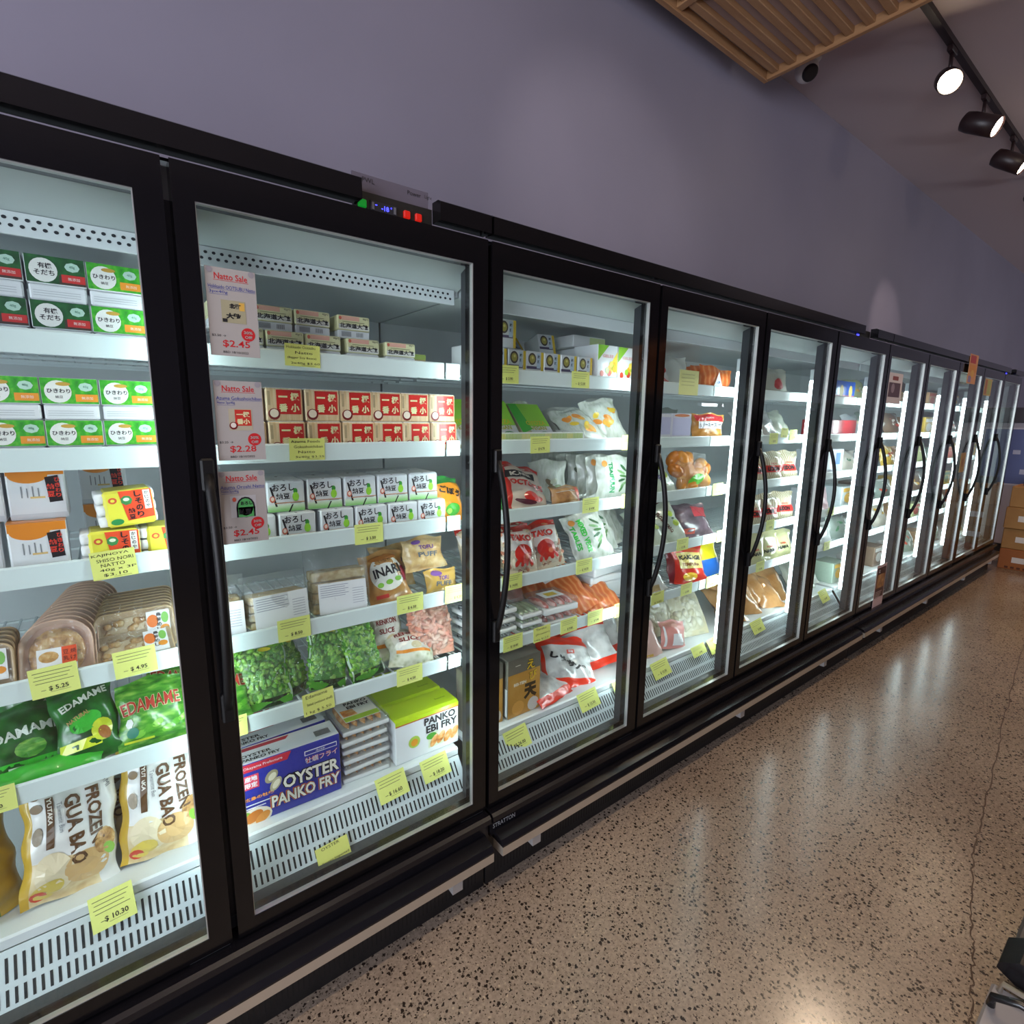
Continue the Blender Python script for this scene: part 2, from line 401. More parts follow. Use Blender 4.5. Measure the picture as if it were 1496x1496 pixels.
def shelf_mesh(x0, x1, seg_breaks):
    """wire shelf: rods front to back, cross rods, used by every level"""
    g = G(); n = int((x1-x0)/0.032)
    for k in range(n+1):
        x = x0+(x1-x0)*k/n; g.box(x-0.0022, x+0.0022, 0.152, 0.70, -0.004, 0.0, WIRE)
    for y in (0.158, 0.185, 0.32, 0.46, 0.60, 0.70): g.box(x0, x1, y-0.003, y+0.003, -0.010, -0.004, WIRE)
    return g
def unit(label, xa, n, breaks, gap, led_on):
    root = thing('freezer_cabinet', label, 'freezer', (xa, 0, 0), group='glass door freezer cabinets')
    L = n*W; e = 0.004
    def P(g, name, parent=root): o = g.done(name, parent); return o
    g = G()                                                 # liner: back, floor pan, roof, ends
    g.box(e, L-e, 0.74, 0.80, 0.0, 2.06, INNER); g.box(e, L-e, 0.10, 0.74, 0.22, 0.30, INNER)
    g.box(e, L-e, 0.165, 0.74, 1.93, 2.06, INNER)
    if xa < 0: g.box(e, 0.018, 0.05, 0.74, 0.0, 2.06, INNER)
    if xa > 3: g.box(L-0.018, L-e, 0.05, 0.74, 0.0, 2.06, INNER)
    P(g, 'body')
    g = G(); g.prism([(0.0455, 1.99), (0.165, 1.945), (0.165, 2.06), (0.0455, 2.06)], e, L-e, SOFFIT); P(g, 'soffit')
    g = G(); g.box(0.02, L-0.02, 0.158, 0.166, 1.905, 1.946, WHITE)  # air outlet strip with two rows of holes
    if xa < 0.5:
        k = 0.03
        while k < L-0.03:
            for r, z in ((0, 1.934), (1, 1.921)):
                g.disc(k+0.008*r, z, 0.0040, 0.0034, 0.1575, HOLE, 8)
            k += 0.0165
    P(g, 'air_outlet')
    g = G()                                                 # header fascia with the controller opening
    for a, b in ((0.0+e, gap[0]-xa), (gap[1]-xa, L-e)):
        g.prism([(-0.012, 2.066), (-0.012, 2.110), (0.0, 2.116), (0.03, 2.116), (0.03, 2.066)], a, b, BLACK)
    g.box(e, L-e, 0.045, 0.8, 2.06, 2.066, BLACK); P(g, 'header_trim')
    g = G(); a, b = gap[0]-xa+0.001, gap[1]-xa-0.001
    g.box(a, b, 0.031, 0.04, 2.058, 2.10, mat('controller_recess', '09090a', 0.6)); cp = P(g, 'controller_panel')
    if xa < 0.5:
        G().box(a, b, 0.05, 0.054, 2.066, 2.146, mat('purple_plate', '5a5564', 0.7)).text('PWL', 0.425-xa, 2.134, 0.011, 0.0493, INK).text('Power', 0.547-xa, 2.1335, 0.010, 0.0493, INK).text('Light', 0.587-xa, 2.1335, 0.010, 0.0493, INK).done('writing_plate', cp)
        G().box(0.388-xa, 0.408-xa, 0.022, 0.031, 2.062, 2.080, mat('green_rocker', '0a3d1a', 0.3, emit='18c23c', estr=0.35), 0.002).done('power_switch', cp)
        g = G(); g.box(0.418-xa, 0.486-xa, 0.024, 0.031, 2.060, 2.082, c('2a2a30', 0.3))
        for q in (0.421, 0.477): g.box(q-xa, q+0.006-xa, 0.0225, 0.024, 2.063, 2.079, c('5e5e66', 0.4))
        bl = mat('blue_digits', '0a0a60', 0.3, emit='3a3cff', estr=5.0); g.text('-18', 0.455-xa, 2.0705, 0.011, 0.0235, bl, bold=0.02); g.text('°', 0.471-xa, 2.075, 0.004, 0.0235, bl); g.text('-', 0.432-xa, 2.074, 0.002, 0.0235, bl, 0.005); g.done('temperature_display', cp)
        for q in (0.505, 0.537): G().box(q-xa, q+0.017-xa, 0.022, 0.031, 2.062, 2.080, mat('red_rocker', '5a0a0a', 0.3, emit='ff2a1a', estr=0.5), 0.002).done('light_switch', cp)
    else:
        G().box((a+b)/2-0.1, (a+b)/2-0.08, 0.024, 0.031, 2.062, 2.078, mat('blue_digits', '0a0a60', 0.3, emit='3a3cff', estr=5.0)).done('temperature_display', cp)
    for i, t in enumerate(T):                               # shelves in segments, each with its price rail
        for a, b in breaks:
            g = shelf_mesh(a-xa+0.002, b-xa-0.002, None); sh = g.done('shelf', root, (0, 0, SH[i]))
            g = G(); g.prism([(0.150, T[i]-RH), (0.148, T[i]-0.004), (0.1505, T[i]), (0.153, T[i]), (0.153, T[i]-RH)], a-xa+0.002, b-xa-0.002, RAILM)
            o = g.done('price_rail', sh); o.location = (0, 0, -SH[i])
    g = G()                                                 # bottom deck, its lip and the slotted return grille
    g.prism([(0.150, 0.430), (0.150, DECK-0.004), (0.156, DECK), (0.735, DECK), (0.735, DECK-0.012), (0.170, DECK-0.012), (0.158, 0.430)], 0.02, L-0.02, WHITE)
    P(g, 'deck')
    g = G(); ya, za, yb, zb = 0.148, 0.428, 0.082, 0.338
    g.prism([(ya, za), (yb, zb), (yb+0.004, zb-0.004), (ya+0.006, za-0.002)], 0.02, L-0.02, mat('grille_panel', 'cfdcdf', 0.35))
    nrm = Vector((0, -(za-zb), (ya-yb))).normalized()*0.0006; hm = g.mi(HOLE); k = 0.035
    while k < L-0.035:
        for t0, t1 in ((0.13, 0.55), (0.66, 0.93)):
            q = []
            for xx, t in ((k-0.0026, t1), (k+0.0026, t1), (k+0.0026, t0), (k-0.0026, t0)):
                q.append(g.bm.verts.new((xx, ya+(yb-ya)*t+nrm.y, za+(zb-za)*t+nrm.z)))
            g.face(q, hm)
        k += 0.0142
    P(g, 'return_grille')
    G().prism([(0.045, 0.30), (0.045, 0.334), (0.060, 0.334), (0.082, 0.338), (0.11, 0.30)], e, L-e, mat('sill_grey', '4b4f52', 0.3)).done('inner_sill', root)
    g = G(); g.prism([(0.10, 0.295), (-0.020, 0.295), (-0.030, 0.288), (-0.032, 0.272), (-0.022, 0.264), (-0.012, 0.258), (-0.012, 0.205), (0.10, 0.205)], e, L-e, BLACKGLOSS)
    if xa > 0.5 and xa < 1.0: g.text('STRATTON', 0.062, 0.238, 0.016, -0.0124, mat('badge_silver', 'b9bcc0', 0.3, 0.4), 0.092)
    P(g, 'front_ledge')
    g = G(); g.prism([(-0.012, 0.226), (-0.055, 0.214), (-0.066, 0.200), (-0.066, 0.194), (0.0, 0.194), (0.0, 0.226)], 0.018, L-0.018, BLACKGLOSS)
    g.prism([(-0.066, 0.194), (-0.066, 0.163), (-0.060, 0.161), (-0.012, 0.161), (-0.012, 0.194)], 0.018, L-0.018, STEEL); bu = P(g, 'bumper_rail')
    for q in [x for x in (0.6-xa, 0.92-xa, 2.26-xa, 3.2-xa, 4.1-xa, 5.1-xa, 6.2-xa, 7.2-xa, -0.9-xa) if 0.05 < x < L-0.05]:
        G().box(q-0.018, q+0.018, -0.058, 0.012, 0.122, 0.161, c('a9a6a4', 0.4, 0, 0.4)).done('bracket', bu)
    g = G(); g.box(e, L-e, 0.014, 0.05, 0.0, 0.205, KICK)
    k = 0.04
    while k < L-0.04:
        g.rect(k, k+0.004, 0.03, 0.09, 0.0135, c('050505', 0.7)); k += 0.014
    P(g, 'kick_panel')
    for k in range(n+1):                                    # mullions carry the light tubes
        x = k*W; h = 0.043; x0, x1 = max(x-h, e), min(x+h, L-e)
        if x1 <= x0: continue
        mu = P(G().box(x0, x1, 0.046, 0.086, 0.31, 2.057, DARK, 0.003), 'mullion')
        dep, hw = (0.117, 0.016) if (xa+x) > 1.8 else (0.100, 0.012)
        a0, a1 = max(x-hw, e+0.001), min(x+hw, L-e-0.001)
        led = G().box(a0, a1, 0.0865, dep, 0.46, 1.80, LEDM if dep < 0.11 else LEDW, 0.004).done('light_tube', mu)
        G().box(a0, a1, 0.0865, dep, 1.80, 1.86, WHITE, 0.003).done('tube_cap', mu)
    for k in range(n): door(root, k*W)
    return root
unit('black glass-door freezer unit with the three sale signs on its door', -1.5, 3, [(-1.47, -0.735), (-0.728, 0.690), (0.694, 0.745)], (0.383, 0.588), True)
unit('black glass-door freezer unit in the middle of the run, four doors', 0.75, 4, [(0.755, 2.113), (2.117, 3.745)], (3.31, 3.50), True)
unit('black glass-door freezer unit beside the cardboard cartons, five doors', 3.75, 5, [(3.755, 5.6), (5.604, 7.48)], (6.9, 7.11), True)

# ---------------------------------------------------------------- timber canopy, camera, track lights, cartons, poster
PINE = noise_mat('pine_timber', [(0.0, '8a5f3c'), (0.45, 'a67c56'), (0.8, 'b58d66'), (1.0, '7a4a2c')], 3.0, 5, 0.5, 0, 0.05, 'noise', (1.2, 14, 14))
PINE2 = noise_mat('pine_timber_cross', [(0.0, '8a5f3c'), (0.45, 'a37953'), (0.8, 'b38a62'), (1.0, '7a4a2c')], 3.0, 5, 0.5, 0, 0.05, 'noise', (14, 1.2, 14))
cn = thing('timber_canopy', 'slatted pine timber canopy hanging under the ceiling above the freezers', 'canopy', (0, 0, 3.6))
xa, xb, ya, yb = -1.4, 3.27, -1.55, 0.70; H = 0.075
for y in (yb-0.03, ya): G().box(xa, xb, y, y+0.03, 0, H, PINE, 0.003).done('frame_board', cn)
for x in (xb-0.03, xa): G().box(x, x+0.03, ya+0.03, yb-0.03, 0, H, PINE2, 0.003).done('frame_board', cn)
for x in (0.45, 2.37): G().box(x-0.022, x+0.022, ya+0.03, yb-0.03, 0.010, 0.05, PINE2, 0.003).done('cross_batten', cn)
y = 0.615
while y > ya+0.06:
    G().box(xa+0.03, xb-0.03, y-0.021, y+0.021, 0.016, 0.05, PINE, 0.003).done('slat', cn); y -= 0.100
G().box(xa+0.03, xb-0.03, ya+0.03, yb-0.03, 0.0505, 0.06, mat('canopy_backing', 'b39c98', 0.7)).done('backing_board', cn)
for x in (-0.8, 2.7):
    for y in (-1.2, 0.4): G().ring([(x, y, 0.06), (x, y, 0.249)], 0.004, STEEL, 6).done('hanger_rod', cn)

cm = thing('security_camera', 'white dome security camera on the ceiling at the canopy corner', 'security camera', (3.62, 0.62, 3.85))
WP = mat('white_plastic', 'd8d4d2', 0.35)
ax = Vector((-0.45, -0.66, -0.72)).normalized(); Q = ax.to_track_quat('Z', 'Y').to_matrix().to_4x4()
G().lathe([(0.045, 0.0), (0.075, -0.012), (0.078, -0.03), (0.06, -0.048)], WP, 24).done('mount', cm)
G().ball(0, 0, -0.085, 0.068, 0.068, 0.068, WP, 24, 14).done('housing', cm)
G().lathe([(0.046, 0.040), (0.046, 0.062), (0.036, 0.073)], mat('smoked_lens', '140e13', 0.55), 24, Matrix.Translation((0, 0, -0.085)) @ Q).done('lens', cm)

tr = thing('lighting_track', 'dark lighting track running along the ceiling with spotlights', 'light track', (0, 0.02, 3.85))
G().box(3.4, 12.0, -0.018, 0.018, -0.035, 0.0, mat('track_black', '2a2022', 0.4)).done('rail', tr)
GLOW = mat('lamp_glow', 'ffffff', 0.5, emit=(1.0, 0.82, 0.58), estr=60.0)
def track_lamp(label, x, z, aim, lit=1.0, yt=0.02, ang=R(75), warm=(1.0, 0.78, 0.55)):
    aim = Vector(aim).normalized(); r = thing('track_spotlight', label, 'spotlight', (x, yt, 3.815), group='spotlights on the ceiling track')
    B = mat('spot_black', '2b1c1e', 0.4); pz = z-3.815
    G().box(-0.05, 0.05, -0.015, 0.015, -0.03, 0.0, B, 0.003).done('adapter', r)
    G().ring([(0, 0, -0.03), (0, 0, pz+0.03)], 0.011, B, 8).done('stem', r)
    Mx = Matrix.Translation((0, 0, pz)) @ aim.to_track_quat('Z', 'Y').to_matrix().to_4x4() @ Matrix.Scale(1.22, 4)
    G().lathe([(0.030, -0.105), (0.048, -0.095), (0.053, -0.06), (0.053, 0.088), (0.050, 0.088), (0.047, 0.07)], B, 24, Mx).done('lamp_head', r)
    G().lathe([(0.0465, 0.072), (0.0465, 0.078), (0.03, 0.084)], GLOW, 24, Mx).done('bulb', r)
    p = Vector((x, yt, z))+aim*0.125
    lamp('spot_beam', 'SPOT', p, TRACK_POWER*lit, warm, p+aim, spot=ang, blend=0.7)
track_lamp('black track spotlight facing the viewer, brightest of the row', 4.17, 3.64, (-0.80, -0.34, -0.5))
track_lamp('second black track spotlight beyond the brightest one, turned to the aisle', 4.95, 3.64, (0.0, -0.62, -0.35))
track_lamp('third black track spotlight along the ceiling track', 5.82, 3.64, (0.05, -0.62, -0.42))
track_lamp('fourth and last track spotlight seen at the picture edge', 7.0, 3.64, (-0.4, -0.65, -0.6))

fill_track = thing('lighting_track', 'second lighting track, added out of view over the aisle, parallel to the first', 'light track', (0, -0.95, 3.85))  # unseen track, added to warm and brighten the aisle floor
G().box(-3.0, 12.0, -0.018, 0.018, -0.035, 0.0, mat('track_black', '2a2022', 0.4)).done('rail', fill_track)
for k, x in enumerate((-1.6, 0.4, 2.4, 4.4, 6.4, 8.4, 10.4)):
    track_lamp('added unseen spotlight on second track, number %s from the window end, lighting the aisle floor' % ORD[k], x, 3.64, (0.0, -0.04, -1.0), AISLE_FILL*(1.0 if x < 4 else 1.25), -0.95, R(100), (1.0, 0.80, 0.60) if x < 4 else (1.0, 0.62, 0.36))  # added fill lamps, warmer towards the far end
track_lamp('added unseen narrow-beam spotlight on the second track washing the purple wall beyond the middle doors', 5.2, 3.64, (0.85, 1.78, -1.15), 0.55, -0.95, R(24), (1.0, 0.80, 0.72))  # extra unseen spot, added to throw the light patch on the wall
track_lamp('added unseen wide-beam spotlight on the second track washing the purple wall above the third door', 1.2, 3.64, (0.9, 1.78, -1.08), 0.25, -0.95, R(48), (1.0, 0.9, 0.85))  # extra unseen spot, added to lighten the wall above the doors
CARD = noise_mat('carton_board', [(0.3, '9c6f3c'), (0.7, 'a87c46')], 6, 4, 0.7); CARDO = noise_mat('carton_board_orange', [(0.3, '99582a'), (0.7, 'a56330')], 6, 4, 0.7)
zz = 0.0
for k, (h, dx, dy, w) in enumerate([(0.225, 0.0, 0.0, 0.42), (0.225, 0.01, 0.0, 0.42), (0.235, -0.005, 0.005, 0.40), (0.225, 0.015, -0.01, 0.41)]):
    m = CARDO if k == 0 else CARD
    nm = ['lowest brown carton of the stack beside the freezer end, orange tint', 'second carton up from the floor in the stack by the freezers', 'third carton up with a white label in the stack by freezers', 'topmost brown carton of the stack beside the freezer end'][k]
    t = thing('carton', nm, 'carton', (7.68+dx, -0.03+dy, zz), group='cartons stacked beside the freezer end')
    g = G(); g.box(0, w, -0.55, 0, 0, h, m, 0.006)
    if k == 0:
        for q in range(6): g.poly([(-0.0008, -0.06-0.05*q, 0.012), (-0.0008, -0.09-0.05*q, 0.012), (-0.0008, -0.09-0.05*q, 0.035), (-0.0008, -0.06-0.05*q, 0.035)], c('5a2c14', 0.7))
    g.done('box', t)
    g = G(); g.box(0.05, w-0.05, -0.5, -0.05, h, h+0.0015, c('b08a55', 0.4)); g.done('flap_tape', t)
    if k < 3:
        g = G(); g.box(-0.0015, 0, -0.26, -0.11, h*0.35, h*0.62, c('ddd6d2', 0.6)); g.done('label', t)
    zz += h+0.002
tag(G().box(0, 0.16, -0.22, -0.02, 0, 0.07, c('17161a', 0.5), 0.01).done('black_pouch', None, (7.78, -0.09, zz)), 'small black pouch lying on the topmost brown carton', 'pouch')

fg = thing('upright_cabinet', 'white upright cabinet with a blue panel standing beyond the cartons', 'cabinet', (8.7, 0, 0))
CW = c('c6c3d0', 0.4)
G().box(0, 0.6, -0.75, 0.32, 0.10, 1.60, CW, 0.01).done('body', fg)
G().box(0.02, 0.58, -0.73, 0.30, 0.0, 0.10, c('2b2a2e', 0.5)).done('plinth', fg)
G().box(-0.01, 0.6, -0.76, 0.33, 1.60, 1.78, c('4a4852', 0.4), 0.006).done('header', fg)
def side(gx, y0, y1, z0, z1, m, g): g.box(gx, gx+0.0008, y0, y1, z0, z1, m)
g = G(); side(-0.003, -0.45, 0.235, 0.84, 1.54, c('dfe0ee', 0.5), g); side(-0.004, -0.435, 0.22, 0.86, 1.52, c('6b7bb5', 0.45), g)
side(-0.005, 0.10, 0.17, 1.22, 1.27, c('cfd6f0', 0.5), g); side(-0.005, 0.02, 0.08, 0.98, 1.04, c('cfd6f0', 0.5), g)
g.done('blue_panel', fg)

# shop shelving across the aisle: only its foot reaches into the picture
sh = thing('display_shelf', 'grey shop shelving across the aisle behind the trolley', 'shelf', (2.75, -1.25, 0))
GREY = mat('shelving_grey', '6e7076', 0.45)
G().box(0, 4.6, -0.62, -0.03, 0.0, 0.13, GREY, 0.004).done('plinth', sh)
for x in (0.0, 2.28, 4.56): G().box(x, x+0.04, -0.66, -0.62, 0, 1.75, GREY, 0.003).done('upright', sh)
G().box(0.0, 4.6, -0.655, -0.64, 0.13, 1.72, mat('shelving_back', '5b5a60', 0.6)).done('back_panel', sh)
for z in (0.14, 0.55, 0.95, 1.35): G().box(0.0, 4.6, -0.62, -0.05, z, z+0.03, GREY, 0.003).done('shelf_board', sh)
bs = thing('shopping_trolley', 'corner of a shopping trolley with black bumper at the aisle side', 'trolley', (0, 0, 0))
G().box(1.80, 2.5, -1.62, -1.143, 0.06, 0.125, c('4c4d50', 0.4), 0.008).done('basket_panel', bs)
g = G(); g.prism([(-1.128, 0.100), (-1.131, 0.118), (-1.17, 0.150), (-1.60, 0.150), (-1.60, 0.07), (-1.17, 0.078)], 1.68, 1.799, BLACKGLOSS); g.done('bumper', bs)
G().box(1.40, 1.66, -1.60, -1.128, 0.035, 0.068, c('8d8b90', 0.35), 0.006).done('foot_tray', bs)
g = G(); g.ring([(1.575, -1.140, 0.0685), (1.565, -1.143, 0.105), (1.58, -1.19, 0.118), (1.60, -1.55, 0.118)], 0.010, BLACKGLOSS, 10); g.ring([(1.64, -1.146, 0.0685), (1.64, -1.150, 0.095), (1.66, -1.55, 0.10)], 0.007, STEEL, 10); g.done('chrome_frame', bs)
for q in ((1.50, -1.25), (1.50, -1.52), (2.4, -1.25), (2.4, -1.52)): G().ring([(q[0], q[1]-0.012, 0.03), (q[0], q[1]+0.012, 0.03)], 0.03, BLACKGLOSS, 14).done('wheel', bs)
G().box(0.0, 4.6, -0.655, -0.05, 1.7505, 1.775, GREY, 0.003).done('top_board', sh)
for k, x in enumerate((2.95, 3.42)): tag(G().box(x, x+0.42, -1.80, -1.36, 0, 0.40 if k else 0.30, noise_mat('orange_carton', [(0.3, 'b0652c'), (0.7, 'c07a3c')], 6, 3, 0.7), 0.006).done('carton', None, (0, 0, 1.776)), '%s orange-brown carton on top of the shop shelving across the aisle' % ('taller' if k else 'lower'), 'carton')
# ---------------------------------------------------------------- groceries: boxed packs
def P3(front, *a): return front
GREEN = noise_mat('leaf_green_print', [(0.25, '1d7a22'), (0.5, '3fae2c'), (0.75, '86d33f')], 60, 3, 0.4, 0.2)
DKGREEN = noise_mat('dark_green_print', [(0.3, '12421f'), (0.55, '1f5c2c'), (0.8, '2f7a38')], 45, 3, 0.4, 0.2)
BROWN = c('4a3a30'); RED = c('cf3530', 0.4, 0.2); ORANGE = c('ee9a2f', 0.4, 0.2); BADGE = c('b9dccb')
TRAYW = mat('white_tray', 'e6eaec', 0.5)
def natto_cup(dark):
    t = thing('natto_pack', '', 'natto pack'); w = 0.0465
    g = G(); g.box(-w, w, 0.0, 0.095, 0.031, 0.084, TRAYW, 0.002)
    g.rect(-w+.001, w-.001, 0.0325, 0.0835, -0.0005, DKGREEN if dark else GREEN)
    if dark: g.rect(0.004, w-.001, 0.0325, 0.050, -0.0008, BROWN)
    g.rect(0.008, w-.002, 0.037, 0.052, -0.0011, RED if dark else ORANGE)
    g.text('無添加', 0.027, 0.0445, 0.006, -0.0014, c('f5e6e0'))
    g.disc(-0.019, 0.0565, 0.0215, 0.0225, -0.001, c('eef0ea'), 20)
    if dark: g.text('有機', -0.016, 0.065, 0.0105, -0.0014, INK, None, 0.02); g.text('そだち', -0.018, 0.052, 0.010, -0.0014, INK, None, 0.02)
    else: g.text('ひきわり', -0.018, 0.058, 0.009, -0.0014, INK, 0.037, 0.02); g.text('納豆', -0.018, 0.046, 0.006, -0.0014, INK); g.disc(-0.010, 0.072, 0.012, 0.004, -0.0013, c('c9a044'), 12)
    g.disc(0.026, 0.067, 0.012, 0.009, -0.001, BADGE, 8); g.text('40g', 0.026, 0.067, 0.006, -0.0014, c('3f7f66'))
    g.done('sleeve', t)
    g = G(); g.box(-w+.002, w-.002, 0.002, 0.093, 0.0, 0.0305, TRAYW, 0.003)
    for z in (0.008, 0.0125, 0.017): g.rect(-w+.008, w-.012, z, z+0.0012, 0.0013, c('b9c0c4'))
    g.done('tray', t); return t
def natto_hokkaido(tall=0.0):
    t = thing('natto_pack', '', 'natto pack'); w = 0.0455
    g = G(); g.box(-w, w, 0.0, 0.09, 0.022, 0.060, c('e9e6b4'), 0.003)
    g.rect(-w+.003, w-.003, 0.024, 0.0365, -0.0006, c('eeeee4')); g.text('北海道大粒', 0.0, 0.0335, 0.013, -0.0012, INK, 0.080, 0.03)
    g.rect(-w+.012, w-.03, 0.047, 0.058, -0.0006, c('f0b7a2')); g.disc(-w+.008, 0.052, 0.004, 0.005, -0.0008, c('e0705a'), 10); g.text('40g×2', 0.033, 0.054, 0.006, -0.0009, INK)
    g.rect(-w+.014, w-.016, 0.0425, 0.0440, -0.0008, c('8a8a60'))
    sl = g.done('sleeve', t); sl.location.z = tall
    g = G(); g.box(-w+.001, w-.001, 0.001, 0.089, 0.0, 0.0215+tall, TRAYW, 0.003); g.rect(-w+.003, w-.003, 0.002, 0.02, 0.0004, c('e9ecee'))
    for k in range(16): g.rect(-0.035+k*0.0017, -0.035+k*0.0017+0.0009, 0.005, 0.018, 0.0, c('6b7176'))
    for k in range(8): g.rect(0.006+k*0.0025, 0.006+k*0.0025+0.0012, 0.006, 0.017, 0.0, c('7b8186'))
    g.done('tray', t); return t
WOODP = noise_mat('wood_grain_print', [(0.3, 'd9b889'), (0.7, 'edd9b4')], 30, 2, 0.4, 0.2, 0, 'noise', (5, 1, 0.3))
def natto_red():
    t = thing('natto_pack', '', 'natto pack'); w = 0.0455
    g = G(); g.box(-w, w, 0.0, 0.09, 0.0, 0.083, WOODP, 0.003)
    g.rect(-0.020, 0.040, 0.018, 0.079, -0.0006, c('d0281f', 0.35, 0.3)); GY = c('e8e6b0')
    for s, x, z in (('一', -0.004, 0.062), ('番', -0.004, 0.034), ('極', 0.025, 0.062), ('小', 0.025, 0.034)):
        g.text(s, x, z, 0.021 if s != '一' else 0.0045, -0.0012, GY, 0.022, 0.045)
    g.disc(-0.027, 0.018, 0.0145, 0.0145, -0.001, c('7a1f1a'), 20); g.disc(-0.027, 0.020, 0.0105, 0.0105, -0.0014, c('f3e6d4'), 20)
    g.rect(-0.041, -0.035, 0.04, 0.075, -0.0006, c('b8a37e'))
    g.done('sleeve', t); G().box(-w+.003, w-.003, 0.004, 0.088, 0.083, 0.0845, TRAYW).done('tray', t); return t
def natto_oroshi():
    t = thing('natto_pack', '', 'natto pack'); w = 0.0475; WP2 = c('e4e9ec', 0.35, 0.2)
    g = G(); g.box(-w, w, 0.0, 0.095, 0.0, 0.083, WP2, 0.004)
    for k in range(5): g.rect(-w+.001, w-.001, 0.002+0.004*k, 0.006+0.004*k, -0.0005, c(['8fd07a', 'a5d992', 'bbe2ac', 'd0eac6', 'dfeedd'][k]))
    g.patch(-0.027, -0.022, 0.016, 0.068, -0.0008, INK, None, -0.25); g.patch(0.004, 0.008, 0.0, 0.02, -0.0008, INK, None, 0.5)
    g.text('おろし', -0.006, 0.066, 0.019, -0.0014, INK, 0.055, 0.02, 0.0); g.text('納豆', -0.008, 0.043, 0.017, -0.0014, INK, 0.034, 0.02)
    g.disc(0.024, 0.040, 0.0085, 0.012, -0.0012, c('9bdc3f'), 12); g.disc(0.024, 0.055, 0.0055, 0.008, -0.0010, c('3d9b3a'), 10); g.patch(0.01, 0.038, 0.022, 0.026, -0.001, c('9aa7ad'), None, 0.6)
    g.disc(-0.034, 0.036, 0.007, 0.009, -0.001, c('d8725a'), 14); g.disc(-0.034, 0.037, 0.0042, 0.0055, -0.0013, c('f2ddd0'), 12)
    g.patch(-0.028, 0.046, 0.024, 0.0265, -0.0011, c('c98d62'), None, 0.1)
    g.patch(-0.006, 0.0, 0.083, 0.0835, 0.0, INK); g.box(-0.006, 0.0, 0.004, 0.09, 0.083, 0.0834, INK)
    g.done('sleeve', t); G().box(-w+.006, w-.006, 0.006, 0.089, 0.0835, 0.0842, TRAYW).done('tray', t); return t
def natto_orange():
    t = thing('natto_carton', '', 'natto carton'); w = 0.047; OR = c('e58a1f', 0.35, 0.3)
    g = G(); g.box(-w, w, 0.0, 0.10, 0.0, 0.112, c('e6e9ec', 0.35, 0.2), 0.003)
    g.rect(-w+.001, w-.001, 0.093, 0.1115, -0.0006, OR); g.disc(-0.012, 0.094, 0.032, 0.018, -0.0004, OR, 24)
    g.box(-w, w, 0.0005, 0.10, 0.112, 0.1128, OR); g.box(-0.02, 0.03, 0.03, 0.06, 0.1128, 0.1132, c('c9b8a6'))
    g.poly([(0.014, -0.0008, 0.088), (0.036, -0.0008, 0.092), (0.040, -0.0008, 0.036), (0.018, -0.0008, 0.034)], c('17130f'))
    for k, s in enumerate('ひきわり'): g.text(s, 0.034 - 0.0, 0.082-0.011*k, 0.009, -0.0014, c('e2402a'), 0.009, 0.03)
    for k, s in enumerate('納豆'): g.text(s, 0.022, 0.068-0.016*k, 0.012, -0.0014, c('e2402a'), 0.012, 0.03)
    for q in range(4): g.rect(-0.026+0.009*q, -0.024+0.009*q, 0.046, 0.07-0.004*(q % 2), -0.0006, c('8a8f94'))
    g.rect(-0.012, 0.012, 0.044, 0.048, -0.0008, c('e3c07a')); g.rect(-w+.001, w-.001, 0.0, 0.012, -0.0005, c('cfd4da'))
    g.done('carton_body', t); return t
def natto_shiso():
    t = thing('natto_pack', '', 'natto pack'); w = 0.049
    for k in range(3): G().box(-w-0.008, w+0.004, 0.004, 0.095, 0.002+0.026*k, 0.026+0.026*k, FOAM, 0.008, seg=2).done('tray', t)
    g = G(); g.box(-w+.006, w, -0.001, 0.09, -0.0003, 0.081, c('e8e04a', 0.35, 0.3), 0.006)
    g.poly([(-0.014, -0.0018, 0.079), (0.047, -0.0018, 0.079), (0.047, -0.0018, 0.015), (-0.004, -0.0018, 0.012)], c('e8502a', 0.35, 0.3))
    for k, s in enumerate('しそのり'): g.text(s, 0.021, 0.070-0.0155*k, 0.013, -0.0026, INK, 0.013, 0.03)
    for k, s in enumerate('納豆'): g.text(s, 0.005, 0.034-0.014*k, 0.011, -0.0026, INK, 0.012, 0.03)
    g.rect(0.031, 0.044, 0.034, 0.077, -0.0022, c('f4f0e6'))
    for k, s in enumerate('かじのや'): g.text(s, 0.0375, 0.071-0.010*k, 0.0075, -0.0027, INK, 0.008, 0.02)
    g.disc(-0.001, 0.058, 0.011, 0.011, -0.0021, c('3c8a4a'), 7); g.disc(-0.001, 0.06, 0.006, 0.004, -0.0024, c('dfe8cf'), 10)
    g.disc(-0.026, 0.060, 0.008, 0.007, -0.002, c('dd5a3a'), 12); g.disc(-0.026, 0.06, 0.004, 0.0035, -0.0024, c('e8e04a'), 10); g.disc(-0.024, 0.012, 0.012, 0.007, -0.002, c('2f8f4c'), 12)
    g.done('sleeve', t); return t

HKT = Stamp(lambda: natto_hokkaido(0.013))
HK, DK, BR, RD, ORO, ORA, SHI = Stamp(natto_hokkaido), Stamp(lambda: natto_cup(True)), Stamp(lambda: natto_cup(False)), Stamp(natto_red), Stamp(natto_oroshi), Stamp(natto_orange), Stamp(natto_shiso)
Y0 = 0.172
rj = random.Random(11)
def jit(a=0.02): return (0, 0, rj.uniform(-a, a))
